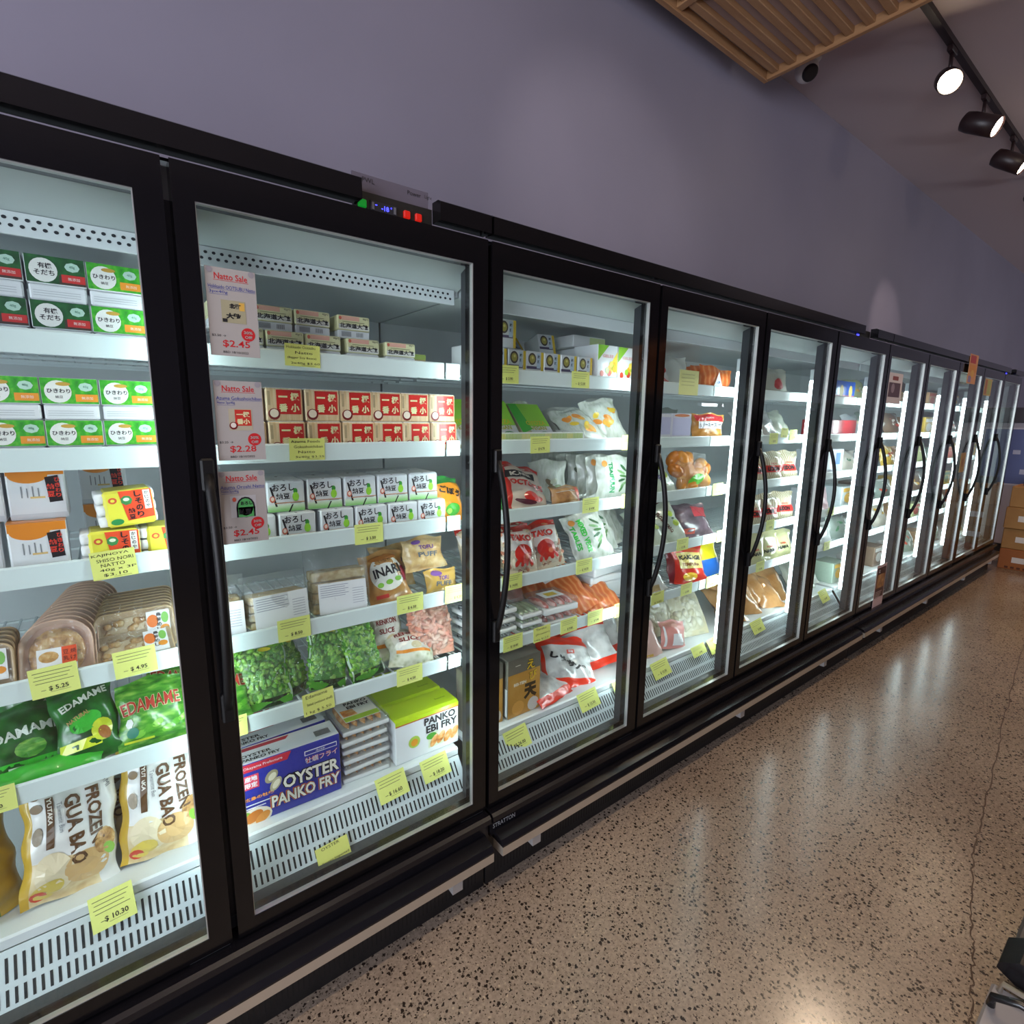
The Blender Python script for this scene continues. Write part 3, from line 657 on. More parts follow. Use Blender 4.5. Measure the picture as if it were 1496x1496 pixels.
# first door, top shelf
gA, gB = 'organic natto packs on the top shelf', 'green natto packs of the first door'
for r, z in ((0, SH[0]+0.0005), (1, SH[0]+0.0856)):
    rn = 'lower' if r == 0 else 'upper'
    for k, x in enumerate((-0.378, -0.281, -0.184)):
        DK('dark green natto pack, top shelf %s row, %s' % (rn, ['next to the frame edge', 'between two dark ones', 'touching the bright green pack'][k]), (x, Y0, z), jit(), gA)
    BR('bright green natto pack, top shelf %s row beside the dark green ones' % rn, (-0.0895, Y0, z), jit(), gB)
for r, z in ((0, SH[1]+0.0005), (1, SH[1]+0.0856)):
    rn = 'lower' if r == 0 else 'upper'
    for k, x in enumerate((-0.280, -0.186, -0.0905, 0.007)):
        BR('bright green natto pack, second shelf %s row, %s' % (rn, ['at the picture edge', 'under the dark green packs', 'beside the black door post', 'half hidden behind the middle sale sign'][k]), (x, Y0, z), jit(), gB)
# first door, third shelf
z = SH[2]+0.0005; go = 'white and orange natto cartons'
for lab, x, y, zz_ in (('white natto carton with orange lid, front of third shelf', -0.268, 0.18, z), ('white natto carton with orange lid at the frame edge, lower tier', -0.372, 0.185, z),
                       ('white natto carton stacked on the front orange-lidded one', -0.262, 0.215, z+0.1135), ('white natto carton in the upper tier by the frame edge', -0.362, 0.215, z+0.1135),
                       ('white natto carton far back behind the stacked front one, upper tier', -0.150, 0.40, z+0.1135), ('white natto carton far back under another, third shelf', -0.150, 0.40, z)):
    ORA(lab, (x, y, zz_), jit(0.03), go)
gs = 'yellow and orange shiso natto packs'
SHI('yellow and orange natto pack above the handwritten natto tag', (-0.145, 0.172, z), (0, 0, 0.03), gs)
SHI('yellow and orange natto pack beside the black door post, third shelf', (-0.040, 0.172, z), (0, 0, -0.02), gs)
SHI('tilted yellow and orange natto pack lying on two others', (-0.108, 0.178, z+0.088), (0, R(-4.0), 0.05), gs)
SHI('yellow and orange natto pack peeping out beside the lowest sale sign', (0.064, 0.20, z), (0, 0, 0), gs)
# second door natto
gh = 'white and yellow natto packs behind the sale sign'
PH = SH[0]+0.0005-0.006
for k, x in enumerate((0.150, 0.245, 0.341, 0.449, 0.560)):
    HKT('white and yellow natto pack, lower tier, %s' % ['behind the top sale sign', 'behind the handwritten tag', 'to one side of the handwritten tag', 'under the lone upper one', 'alone at the open shelf'][k], (x, Y0, PH+0.006), jit(0.03), gh)
for k, x in enumerate((0.130, 0.226, 0.322, 0.432)):
    HK('white and yellow natto pack, upper tier, %s' % ['hidden by the top sale sign', 'emerging beside the top sale sign', 'in the middle of the stacked ones', 'last of the stacked ones'][k], (x, Y0+0.02, PH+0.0795), jit(0.03), gh)
gr = 'red wood-grain natto packs'
for r, z in ((0, SH[1]+0.0005), (1, SH[1]+0.0853)):
    rn = 'lower' if r == 0 else 'upper'
    for k, x in enumerate((0.142, 0.238, 0.334, 0.428, 0.518, 0.608, 0.702)):
        RD('red wood-grain natto pack, %s tier, %s' % (rn, ['behind the sale sign' if r else 'hidden behind the sale sign', 'first clear of the sale sign', 'second clear of the sale sign', 'third clear of the sale sign', 'fourth clear of the sale sign', 'fifth clear of the sale sign', 'last beside the dark mullion'][k]), (x, Y0+0.012*r, z), jit(0.05), gr)
gw = 'white grated-radish natto packs'
for r, z in ((0, SH[2]+0.0005), (1, SH[2]+0.0848)):
    rn = 'lower' if r == 0 else 'upper'
    xs = ((0.148, 0.250, 0.357, 0.457, 0.557, 0.655), (0.128, 0.228, 0.330, 0.432, 0.532, 0.634))[r]
    for k, x in enumerate(xs):
        ORO('white natto pack with black brush script, front %s tier, %s' % (rn, ['behind the lowest sale sign', 'next to the lowest sale sign', 'second from that sign', 'third from that sign', 'fourth from that sign', 'by the orange bag'][k]), (x, Y0+0.015*r, z), jit(0.04), gw)
        if r: ORO('white natto pack in the second rank, behind the %s of the upper tier' % ORD[k], (x+0.006, Y0+0.118, z), jit(0.04), gw)
        else: ORO('white natto pack in the second rank, below the %s stacked one' % ORD[k], (x+0.004, Y0+0.113, z), jit(0.02), gw)

# ---------------------------------------------------------------- groceries: bags
def pillow(w, h, t, p=2.6, seal=0.07, side=2.2, wr=0.004, seed=0):
    rr = random.Random(seed); k1, k2, k3, ph = rr.uniform(40, 70), rr.uniform(50, 90), rr.uniform(20, 40), [rr.uniform(0, 6.28) for _ in range(4)]
    def half(x, z):
        u = min(1, abs(2*x/w)); v = z/h
        if v < 0 or v > 1: return 0.0
        vv = min(1, max(0, (v-seal)/(1-2*seal))) if seal else v
        a = max(0, 1-u**side)**0.5; b = max(0, 1-abs(2*vv-1)**p)**0.6
        e = a*b
        return 0.0012+t/2*e+wr*e**0.5*(math.sin(k1*x+k3*z+ph[0])*0.5+math.sin(k2*z-k3*x+ph[1])*0.35+math.sin((k1+k2)*(x+z)+ph[2])*0.2)*min(1, e*3)
    return half
def bag_shell(g, w, h, t, m, half, nx=16, nz=20, zone=None, back=True):
    i = g.mi(m)
    for sgn in ((-1, 1) if back else (-1,)):
        gr = [[g.bm.verts.new((w*(a/nx-0.5), sgn*half(w*(a/nx-0.5), h*b/nz), h*b/nz)) for a in range(nx+1)] for b in range(nz+1)]
        for b in range(nz):
            for a in range(nx):
                q = [gr[b][a], gr[b][a+1], gr[b+1][a+1], gr[b+1][a]]
                ii = i
                if zone:
                    zz = zone((a+0.5)/nx*2-1, (b+0.5)/nz); ii = g.mi(zz) if zz else i
                g.face(q if sgn < 0 else q[::-1], ii, True)
def crinkle(g, w, h, seed):
    rr = random.Random(seed*7+1); a = [rr.uniform(0, 6.28) for _ in range(6)]
    for v in g.bm.verts:
        x, z = v.co.x, v.co.z; u = 2*x/w; t = max(0, min(1, z/h)); e = max(abs(u)**3, abs(2*t-1)**4)
        v.co.x = x*(1-0.09*math.sin(math.pi*t)**0.7)+e*0.0035*math.sin(60*z+a[0])+0.010*w*math.sin(9*z/h*0.5+a[4])
        v.co.z = z+e*0.0045*math.sin(55*x+a[1])*(1 if t > 0.5 else 0.3)-0.035*h*u*u*(1 if t > 0.5 else -0.4)*abs(2*t-1)
        v.co.y += (0.0035*math.sin(70*x+30*z+a[2])+0.0025*math.sin(110*z-40*x+a[3]))*(0.3+0.7*e)
def bag(name, label, cat, w, h, t, m, loc, rot=(0, 0, 0), decor=None, zone=None, group=None, seed=0, film=False, part='pouch', nx=16, nz=20, seal=0.07, fill=None, wr=0.0065, p=2.6):
    half = pillow(w, h, t, p, seal, 2.2, wr, seed); root = thing(name, label, cat, loc, rot, group)
    surf = lambda x, z: -half(x, z)
    if fill: fill(root, half)
    g = G(); bag_shell(g, w, h, t, m, half, nx, nz, zone); 
    if decor: decor(g, surf, w, h)
    crinkle(g, w, h, seed)
    g.done(part, root); return root
def lumps(part, w, h, t, m, n, r, seed, nu=7, nv=4, el=1.0, shrink=0.80):
    """separate pieces filling the front of a clear bag, one mesh"""
    def f(root, half):
        rr = random.Random(seed); g = G()
        for _ in range(n):
            x = rr.uniform(-w/2, w/2)*0.88; z = h*0.5+rr.uniform(-0.5, 0.5)*h*shrink; d = half(x, z)
            if d < 0.006: continue
            y = -(d-r*0.95)*rr.choice((1, 1, 1, 0.4, -0.9)); q = Matrix.Rotation(rr.uniform(0, 3.14), 3, 'Y') @ Matrix.Rotation(rr.uniform(-0.6, 0.6), 3, 'X')
            s = rr.uniform(0.8, 1.15)*r; g.ball(x, y, z, s*el, s*0.8, s*0.72, m[rr.randrange(len(m))] if isinstance(m, list) else m, nu, nv, q)
        if n > 20: bag_shell(g, w*0.94, h*0.9, t, m[0] if isinstance(m, list) else m, lambda x, z: half(x, z+h*0.05)*0.5, 10, 10)
        g.done(part, root)['kind'] = 'stuff'
    return f
EDG = [c('4f9a2f', 0.3, 0.3), c('86c644', 0.3, 0.3), c('a0d65c', 0.3, 0.3), c('6db03a', 0.3, 0.3)]
# first door: fifth shelf edamame bags
DG = noise_mat('edamame_bag_dark', [(0.3, '0b3a14'), (0.55, '1a6a22'), (0.8, '2f9130')], 22, 3, 0.3, 0.5)
PODS = noise_mat('pod_print', [(0.25, '155a1c'), (0.5, '4a9a2c'), (0.8, '9fd05a')], 34, 2, 0.3, 0.5, 0, 'noise', (1, 1, 2.6))
YG = c('d8e63a', 0.3, 0.4); LG = c('3fbf3a', 0.3, 0.4)
def ed_plain(g, s, w, h):
    g.text('EDAMAME', 0.0, h*0.60, 0.022, -0.0018, c('e6f0e2'), w*0.86, 0.03, 0.1, s); g.patch(-w*0.44, w*0.44, h*0.10, h*0.22, -0.0012, LG, s, 0); g.patch(-w*0.2, w*0.42, h*0.11, h*0.16, -0.0016, c('dfe8e4'), s)
    g.disc(0.01, h*0.36, 0.03, 0.02, -0.0012, PODS, 14, s)
def ed_stripe(g, s, w, h):
    g.text('EDAMAME', 0.005, h*0.80, 0.017, -0.0018, c('e6efe0'), w*0.8, 0.03, 0.25, s); g.disc(0.0, h*0.5, 0.034, 0.022, -0.0012, LG, 16, s, 0.3)
    g.patch(-w*0.45, w*0.2, h*0.18, h*0.30, -0.0016, YG, s, 0.0); g.disc(0.03, h*0.35, 0.022, 0.026, -0.0016, YG, 14, s); g.disc(0.034, h*0.30, 0.012, 0.017, -0.002, c('a8672c'), 12, s, 0.4); g.text('NATURAL', -0.012, h*0.58, 0.010, -0.002, c('c9a56a'), 0.05, 0.02, 0.35, s)
def ed_red(g, s, w, h):
    g.text('EDAMAME', -0.002, h*0.62, 0.034, -0.0018, c('d8d6a8'), w*0.89, 0.05, 0.06, s); g.text('EDAMAME', -0.002, h*0.62, 0.032, -0.0026, c('b3311f'), w*0.87, 0.012, 0.06, s)
    for k in range(6): g.disc(-0.03+0.02*k, h*(0.2+0.05*(k % 3)), 0.014, 0.008, -0.0016, c(['7cc242', '5aa832', '96d25a'][k % 3], 0.3, 0.4), 10, s, 0.4)
    g.disc(-0.045, h*0.24, 0.013, 0.013, -0.0018, c('2d7f6a'), 10, s); g.disc(-0.052, h*0.38, 0.009, 0.012, -0.0018, c('e8ece6'), 6, s); g.patch(-w*0.42, w*0.0, h*0.10, h*0.13, -0.0014, YG, s)
gd = 'edamame bags on the first door shelf'; z5 = SH[4]+0.001
bag('edamame_bag', 'dark green edamame bag at the frame edge, white lettering', 'edamame bag', 0.17, 0.165, 0.05, DG, (-0.345, 0.22, z5), (R(-38), 0, 0.06), ed_plain, None, gd, 3)
bag('edamame_bag', 'green edamame bag with a yellow diagonal stripe in the middle', 'edamame bag', 0.125, 0.185, 0.055, DG, (-0.228, 0.205, z5), (R(-32), R(-6), 0.02), ed_stripe, None, gd, 5)
bag('edamame_bag', 'clear-topped edamame bag with big red lettering by the door post', 'edamame bag', 0.15, 0.165, 0.045, PODS, (-0.108, 0.20, z5), (R(-28), 0, -0.03), ed_red, None, gd, 7)
bag('edamame_bag', 'edamame bag lying behind the red-lettered one', 'edamame bag', 0.15, 0.17, 0.05, PODS, (-0.075, 0.315, z5), (R(-30), R(20), 0), ed_red, None, gd, 9)
bag('edamame_bag', 'dark green edamame bag standing behind the frame-edge one', 'edamame bag', 0.17, 0.18, 0.05, DG, (-0.32, 0.33, z5), (R(-22), 0, 0.0), ed_plain, None, gd, 13)
bag('edamame_bag', 'flat green edamame bag under the frame-edge one', 'edamame bag', 0.22, 0.06, 0.03, LG, (-0.315, 0.178, z5), (R(-60), 0, 0.02), None, None, gd, 15)
bag('edamame_bag', 'green edamame bag in the second door corner beside the black post', 'edamame bag', 0.13, 0.16, 0.05, PODS, (0.05, 0.20, z5), (R(-30), 0, 0.0), ed_red, None, gd, 17)

# first door: fourth shelf trays
PINKT = mat('pink_tray', 'd9b49c', 0.4, coat=0.3); BEIGET = mat('beige_tray', 'c7ab84', 0.4, coat=0.3)
GRAT = noise_mat('gratin_food', [(0.3, '8a5a2c'), (0.5, 'c79a5a'), (0.75, 'e3cfa0')], 55, 4, 0.4, 0.4, 0.6, 'noise', None, 0.01)
def tray_proto(kind):
    t = thing('food_tray', '', 'food tray'); w, h = (0.064, 0.135) if kind == 'pink' else (0.081, 0.105); m = PINKT if kind == 'pink' else BEIGET
    def outline(s, n=6, top=0.055 if kind == 'pink' else 0.02, bot=0.012):
        P = []
        for cx, cz, r, a0 in ((w-top, h-top, top, 0), (-w+top, h-top, top, 90), (-w+bot, bot, bot, 180), (w-bot, bot, bot, 270)):
            for k in range(n+1): a = R(a0+90*k/n); P.append((cx*s+r*s*math.cos(a), (cz-h/2)*s+h/2+r*s*math.sin(a)))
        return P
    g = G(); i = g.mi(m); loops = []
    for s, y in ((1.0, 0.0), (1.0, 0.004), (0.95, 0.001), (0.86, 0.016), (0.84, 0.016)): loops.append([g.bm.verts.new((x, y, zz_)) for x, zz_ in outline(s)])
    back = [g.bm.verts.new((x, 0.018, zz_)) for x, zz_ in outline(0.88)]
    order = [loops[4], loops[3], loops[2], loops[0], loops[1], back]
    for q, r_ in zip(order, order[1:]):
        for k in range(len(q)): g.face([q[k], q[(k+1) % len(q)], r_[(k+1) % len(q)], r_[k]], i, True)
    g.face(loops[4][::-1], i); g.face(back, i); g.done('shell', t)
    g = G()
    if kind == 'pink': g.ball(0, 0.010, 0.062, 0.050, 0.010, 0.056, GRAT, 18, 8)
    else:
        rr = random.Random(5)
        g.ball(0, 0.012, 0.052, 0.064, 0.007, 0.040, c('dcc6a2', 0.4, 0.3), 16, 6)
        for _ in range(22): g.ball(rr.uniform(-0.055, 0.03), 0.006, 0.052+rr.uniform(-0.03, 0.03), 0.010, 0.005, 0.008, GRAT, 7, 4)
    g.done('food', t)
    g = G()
    if kind == 'pink':
        g.box(-0.034, 0.034, -0.0012, 0.0, 0.022, 0.074, PAPER); g.rect(0.008, 0.034, 0.036, 0.074, -0.0016, c('e0522a')); g.disc(-0.014, 0.056, 0.017, 0.012, -0.0016, GRAT, 14)
        for k, s in enumerate('焼豆'): g.text(s, 0.028 if k == 0 else 0.015, 0.062, 0.010, -0.002, INK, 0.010)
        for k, s in enumerate('け乳'): g.text(s, 0.028 if k == 0 else 0.015, 0.048, 0.010, -0.002, INK, 0.010)
        g.text('3/12', 0.02, 0.028, 0.005, -0.002, INK)
    else:
        g.box(0.022, 0.070, -0.0012, 0.0, 0.030, 0.094, PAPER); g.disc(0.034, 0.07, 0.012, 0.016, -0.0016, c('e27a3a'), 12); g.disc(0.06, 0.075, 0.008, 0.014, -0.0016, c('7cba5a'), 10); g.disc(0.058, 0.05, 0.010, 0.008, -0.0016, c('e0902c'), 10)
        for k, s in enumerate('鳥釜めし'): g.text(s, 0.047, 0.084-0.012*k, 0.010, -0.002, INK, 0.011, 0.02)
        g.rect(0.024, 0.068, 0.033, 0.041, -0.0016, c('f3f4f4'))
    g.done('label', t)
    G().poly([(x*0.97, -0.0004, (zz_-h/2)*0.97+h/2) for x, zz_ in outline(1.0)], FILM).done('film_lid', t); return t
PK, BG_ = Stamp(lambda: tray_proto('pink')), Stamp(lambda: tray_proto('beige'))
z4 = SH[3]+0.0005
for k in range(13): PK('pink meal tray, %s in the leaning row counted from its labelled front' % (['foremost', 'second', 'third', 'fourth', 'fifth', 'sixth', 'seventh', 'eighth', 'ninth', 'tenth', 'eleventh', 'twelfth', 'thirteenth'][k]), (-0.268+0.0045*k, 0.172+0.026*k, z4), (R(-24), 0, -0.06), 'pink meal trays leaning in a row')
BG_('beige meal tray lying low in front of the leaning beige trays', (-0.128, 0.163, z4), (R(-58), 0, 0.05), 'beige meal trays')
for k in range(8): BG_('beige meal tray, %s of the leaning beige row%s' % (['foremost', 'second', 'third', 'fourth', 'fifth', 'sixth', 'seventh', 'rearmost'][k], ' with its label showing' if k == 0 else ''), (-0.120+0.002*k, 0.238+0.026*k, z4+0.002), (R(-14), 0, 0.04), 'beige meal trays')
for k in range(5): BG_('beige meal tray at the frame edge, %s from the front' % ORD[k], (-0.415, 0.18+0.027*k, z4), (R(-10), 0, -0.1), 'beige meal trays')

# first door: deck gua bao bags
BAO = noise_mat('bun_photo_print', [(0.3, 'b98f58'), (0.5, 'e2cfa0'), (0.75, 'f0e6cf')], 16, 3, 0.3, 0.5)
GBW = mat('bao_bag_white', 'e9eae6', 0.28, coat=0.5); GBY = c('c9a53a', 0.3, 0.5)
def bao_zone(u, v): return GBY if u < -0.84 else (BAO if v < 0.36 and u < 0.62 else None)
def bao(g, s, w, h):
    BRN = c('5f4226')
    g.text('FROZEN', w*0.25, h*0.60, 0.028, -0.002, BRN, h*0.44, 0.035, -R(84), s); g.text('GUA BAO', w*0.04, h*0.53, 0.032, -0.002, BRN, h*0.54, 0.035, -R(84), s)
    g.patch(-w*0.27, -w*0.19, h*0.44, h*0.82, -0.002, BRN, s); g.text('YUTAKA', -w*0.23, h*0.72, 0.009, -0.0028, c('ece6da'), h*0.2, 0.03, -R(90), s)
    g.text('Taiwanese Bun', -w*0.12, h*0.66, 0.010, -0.002, GREYINK, h*0.22, 0.0, -R(86), s); g.text('UMAMI', w*0.36, h*0.86, 0.012, -0.002, GREYINK, 0.05, 0, -R(70), s)
    for q in (0.86, 0.76): g.disc(-w*0.36, h*q, 0.011, 0.011, -0.002, c('8a7458'), 14, s)
    g.disc(-w*0.36, h*0.55, 0.010, 0.02, -0.002, c('a89a86'), 12, s)
    g.disc(-w*0.18, h*0.24, 0.038, 0.05, -0.0016, c('e9dcba', 0.3, 0.4), 18, s, 0.3); g.disc(-w*0.24, h*0.12, 0.032, 0.022, -0.002, c('d9c25a', 0.3, 0.4), 14, s, 0.4); g.disc(-w*0.33, h*0.08, 0.016, 0.014, -0.0024, c('c9432c', 0.3, 0.4), 10, s)
    g.disc(w*0.16, h*0.22, 0.045, 0.042, -0.0016, c('d9b57c', 0.3, 0.4), 18, s, -0.4); g.disc(w*0.36, h*0.36, 0.022, 0.03, -0.002, GRAT, 14, s); g.disc(w*0.40, h*0.28, 0.010, 0.018, -0.0024, c('8fc84a', 0.3, 0.4), 10, s, 0.5)
gg = 'gua bao bags on the deck'
bag('bun_bag', 'white bun bag with brown lettering nearer the frame edge', 'bun bag', 0.185, 0.30, 0.075, GBW, (-0.300, 0.205, DECK+0.001), (R(-12), R(5), 0.10), bao, bao_zone, gg, 21, nx=24, nz=26)
bag('bun_bag', 'white bun bag with brown lettering beside the black door post', 'bun bag', 0.185, 0.30, 0.075, GBW, (-0.118, 0.215, DECK+0.001), (R(-12), R(4), 0.02), bao, bao_zone, gg, 23, nx=24, nz=26)
bag('bun_bag', 'bun bag cut by the frame edge, its green and yellow side showing', 'bun bag', 0.17, 0.29, 0.07, c('5f7f2c', 0.3, 0.5), (-0.455, 0.21, DECK+0.001), (R(-12), 0, 0.5), None, lambda u, v: GBY if u > 0.4 else None, gg, 25)
bag('bun_bag', 'white bun bag standing behind the door post, partly hidden', 'bun bag', 0.185, 0.30, 0.075, GBW, (-0.215, 0.33, DECK+0.001), (R(-12), R(2), 0.0), bao, bao_zone, gg, 27)

# second door: fourth shelf
TOFU = noise_mat('fried_tofu', [(0.3, 'b8935c'), (0.5, 'd6bd8c'), (0.8, 'e8dab8')], 40, 3, 0.6, 0, 0.4, 'noise', None, 0.01)
def tofu_bag(label, w, h, d, loc, rz, lab):
    t = thing('fried_tofu_bag', label, 'tofu bag', loc, (R(-8), 0, rz), 'vacuum bags of fried tofu')
    g = G(); n = 4
    for k in range(n): g.box(-w*0.42, w*0.42, -d*0.30, d*0.5, 0.008+k*h*0.15, 0.008+k*h*0.15+h*0.14, TOFU, 0.008, seg=2)
    g.done('tofu', t)
    half = pillow(w, h, d*1.15, 5, 0.06, 6, 0.005, int(w*1000)); g = G(); bag_shell(g, w, h, d, FILM, lambda x, zz_: half(x, zz_), 16, 16); g.done('film', t)
    lw, lh, ly = lab; g = G(); g.box(-lw/2, lw/2, -d*0.60-0.001, -d*0.60, 0.012, 0.012+lh, PAPER)
    for k in range(6): g.rect(-lw*0.46, lw*(0.05 if k % 2 else 0.12), 0.012+lh*(0.9-0.07*k), 0.012+lh*(0.92-0.07*k), -d*0.60-0.0015, c('9aa0b0'))
    for k in range(7): g.rect(lw*0.2, lw*0.44, 0.012+lh*(0.72-0.08*k), 0.012+lh*(0.735-0.08*k), -d*0.60-0.0015, c('9aa0b0'))
    g.done('label', t); return t
tofu_bag('vacuum bag of fried tofu half hidden by the sale-sign post', 0.15, 0.16, 0.09, (0.045, 0.235, z4), -0.05, (0.13, 0.085, 0))
tofu_bag('low vacuum bag of fried tofu with a wide white label, second door', 0.175, 0.15, 0.09, (0.195, 0.225, z4), 0.08, (0.14, 0.088, 0))
tofu_bag('tall vacuum bag of fried tofu next to the inari bag', 0.185, 0.205, 0.10, (0.372, 0.235, z4), -0.10, (0.135, 0.088, 0))
def inari(g, s, w, h):
    g.disc(0, h*0.56, w*0.42, h*0.34, -0.0016, c('ecebe2'), 24, s); g.text('INARI', 0, h*0.60, 0.030, -0.0026, INK, w*0.66, 0.03, 0.08, s); g.text('いなり', 0, h*0.80, 0.010, -0.0026, INK, 0.04, 0, 0, s)
    g.disc(w*0.40, h*0.50, 0.010, 0.028, -0.0021, c('8c2233'), 12, s); g.disc(0.0, h*0.94-0.012, w*0.34, 0.010, -0.0022, c('a8672c'), 14, s)
    for k in (-1, 0, 1): g.disc(0.032*k, h*(0.38+0.03*k), 0.012, 0.008, -0.003, c('7fb93f'), 10, s)
    g.patch(-w*0.36, -w*0.08, h*0.10, h*0.17, -0.0022, c('c23a34'), s)
bag('inari_bag', 'inari tofu bag with a white oval label and black lettering', 'inari bag', 0.145, 0.165, 0.05, noise_mat('inari_skin', [(0.3, 'a9713a'), (0.7, 'd3a465')], 20, 3, 0.3, 0.5), (0.535, 0.225, z4), (R(-22), R(-4), 0), inari, seed=31)
PUFF = noise_mat('tofu_puff', [(0.3, 'b98c52'), (0.5, 'dcb97e'), (0.8, 'ecd9ae')], 26, 3, 0.35, 0.5, 0.5, 'noise', None, 0.02)
def puff(g, s, w, h):
    g.text('TOFU', 0.0, h*0.66, 0.014, -0.002, c('6a3d8f'), w*0.34, 0.03, -0.05, s); g.text('PUFF', 0.0, h*0.44, 0.016, -0.002, GREYINK, w*0.5, 0.03, -0.05, s); g.disc(-w*0.2, h*0.85, 0.02, 0.008, -0.002, c('7a4fa0'), 10, s)
gp = 'tofu puff bags'
bag('tofu_puff_bag', 'golden tofu puff bag lying on top near the mullion', 'tofu puff bag', 0.16, 0.11, 0.06, PUFF, (0.665, 0.235, z4+0.082), (R(-20), 0, 0.05), puff, None, gp, 33)
bag('tofu_puff_bag', 'tofu puff bag with purple print, lower of the pair by the mullion', 'tofu puff bag', 0.12, 0.085, 0.05, c('d9b05a', 0.3, 0.5), (0.705, 0.205, z4), (R(-10), 0, 0), puff, None, gp, 35)
bag('tofu_puff_bag', 'tofu puff bag behind the inari bag', 'tofu puff bag', 0.16, 0.15, 0.06, PUFF, (0.60, 0.345, z4), (R(-10), 0, 0.0), puff, None, gp, 37)
def orange_bag(g, s, w, h):
    g.text('ごぼう', 0.0, h*0.66, 0.026, -0.003, INK, w*0.7, 0.05, -0.35, s); g.disc(0.0, h*0.25, w*0.3, h*0.14, -0.0016, c('4aae3a', 0.3, 0.4), 14, s); g.disc(-0.02, h*0.22, 0.012, 0.009, -0.0026, c('a6dd5f', 0.3, 0.4), 10, s)
bag('snack_bag', 'orange and green bag at the end of the white natto packs', 'frozen food bag', 0.12, 0.15, 0.05, c('ef9a2a', 0.3, 0.5), (0.742, 0.20, SH[2]+0.001), (R(-18), 0, 0.2), orange_bag, lambda u, v: c('2f8a3a', 0.3, 0.5) if v > 0.86 else None, seed=39)

# second door: top shelf odds
g = G(); g.box(-0.045, 0.045, 0, 0.08, 0, 0.062, c('a9885c'), 0.003); g.rect(-0.044, 0.044, 0.045, 0.061, -0.0005, c('9cb04a')); g.rect(-0.03, -0.012, 0.008, 0.045, -0.0008, c('e8e4d8')); g.rect(0.0, 0.035, 0.012, 0.036, -0.0008, c('56483a'))
tag(g.done('sauce_box', None, (0.665, 0.30, SH[0]+0.001)), 'small brown box with a green top behind the clear packs', 'box')
def ramen():
    t = thing('noodle_pack', '', 'noodle pack'); o = 0.030; g = G(); g.box(-0.038, 0.038, 0, 0.10, 0, 0.062+o, c('dfe3e2', 0.3, 0.3), 0.003)
    g.disc(-0.013, 0.036+o, 0.017, 0.020, -0.0006, c('4b4438'), 16); g.disc(-0.013, 0.036+o, 0.012, 0.014, -0.0010, c('a9a04a'), 14); g.disc(-0.012, 0.04+o, 0.005, 0.005, -0.0013, c('dcd27a'), 8)
    g.rect(0.007, 0.022, 0.006+o, 0.056+o, -0.0008, c('bfd3e2')); g.rect(0.025, 0.036, 0.002, 0.060+o, -0.0008, c('e2c23a')); g.rect(-0.037, 0.024, o+0.003, 0.012+o, -0.0004, c('57506a'))
    for k, s in enumerate('和麺'): g.text(s, 0.0145, 0.044+o-0.016*k, 0.011, -0.0012, INK, 0.010, 0.02)
    g.done('sleeve', t); return t
RAM = Stamp(ramen); zr = SH[0]+0.0005; gn = 'noodle packs on the third door top shelf'
for k, x in enumerate((0.825, 0.905, 0.985, 1.063, 1.142, 1.222, 1.305)): RAM('white noodle pack, front tier of third door, %s' % ['beside the black post', 'second from the post', 'third from the post', 'fourth from the post', 'fifth from the post', 'sixth from the post', 'last before the fruit boxes'][k], (x, 0.175, zr), jit(0.04), gn)
RAM('white noodle pack on top of the row beside the black post', (0.945, 0.18, zr+0.0925), jit(), gn)
RAM('white noodle pack tipped on its back over the row', (1.095, 0.30, zr+0.0925), (R(-40), 0, 0.1), gn)
RAM('white noodle pack standing upright on top in the middle', (1.235, 0.30, zr+0.0925), (R(-15), 0, -0.1), gn)
RAM('white noodle pack in the back rank, between the other two there', (1.16, 0.40, zr), jit(), gn)
RAM('white noodle pack at the back under the leaning one', (1.24, 0.36, zr), jit(), gn); RAM('white noodle pack at the back beneath the tipped one', (1.08, 0.36, zr), jit(), gn)
def fruit():
    t = thing('fruit_dessert_box', '', 'dessert box'); g = G(); g.box(-0.055, 0.055, 0, 0.13, 0, 0.145, c('e9edee', 0.3, 0.3), 0.002); rr = random.Random(2)
    g.poly([(-0.054, -0.0006, 0.144), (0.005, -0.0006, 0.144), (-0.054, -0.0006, 0.085)], c('8fcb3f')); g.poly([(0.054, -0.0006, 0.125), (0.02, -0.0006, 0.08), (0.054, -0.0006, 0.04)], c('ecd24a'))
    for k in range(9): g.disc(rr.uniform(-0.035, 0.04), rr.uniform(0.035, 0.075), 0.011, 0.012, -0.0009-0.0002*k, c(['e9b12c', 'd8452f', '9cc83a', 'f0d45a'][k % 4], 0.35, 0.3), 10)
    g.text('GELEE', 0.0, 0.104, 0.011, -0.0014, c('e29a9a'), 0.06, 0.02); g.done('carton_body', t); return t
FR = Stamp(fruit); gf = 'white fruit dessert boxes'
FR('white fruit-print box standing at the rail, nearer the noodle packs', (1.425, 0.175, zr), (0, 0, 0.0), gf); FR('white fruit-print box at the rail beside the mullion', (1.54, 0.178, zr), (0, 0, 0.02), gf)
FR('white fruit-print box in the second rank, lower', (1.45, 0.312, zr), (0, 0, 0), gf); tag(G().box(-0.11, 0.07, 0, 0.13, 0, 0.045, c('e3e6e6', 0.3, 0.3), 0.002).rect(-0.02, 0.069, 0.004, 0.041, -0.0006, c('cfe0a0')).done('dessert_box_lid', None, (1.47, 0.30, zr+0.1465)), 'flat white box lying on the fruit-print boxes at the back', 'dessert box')

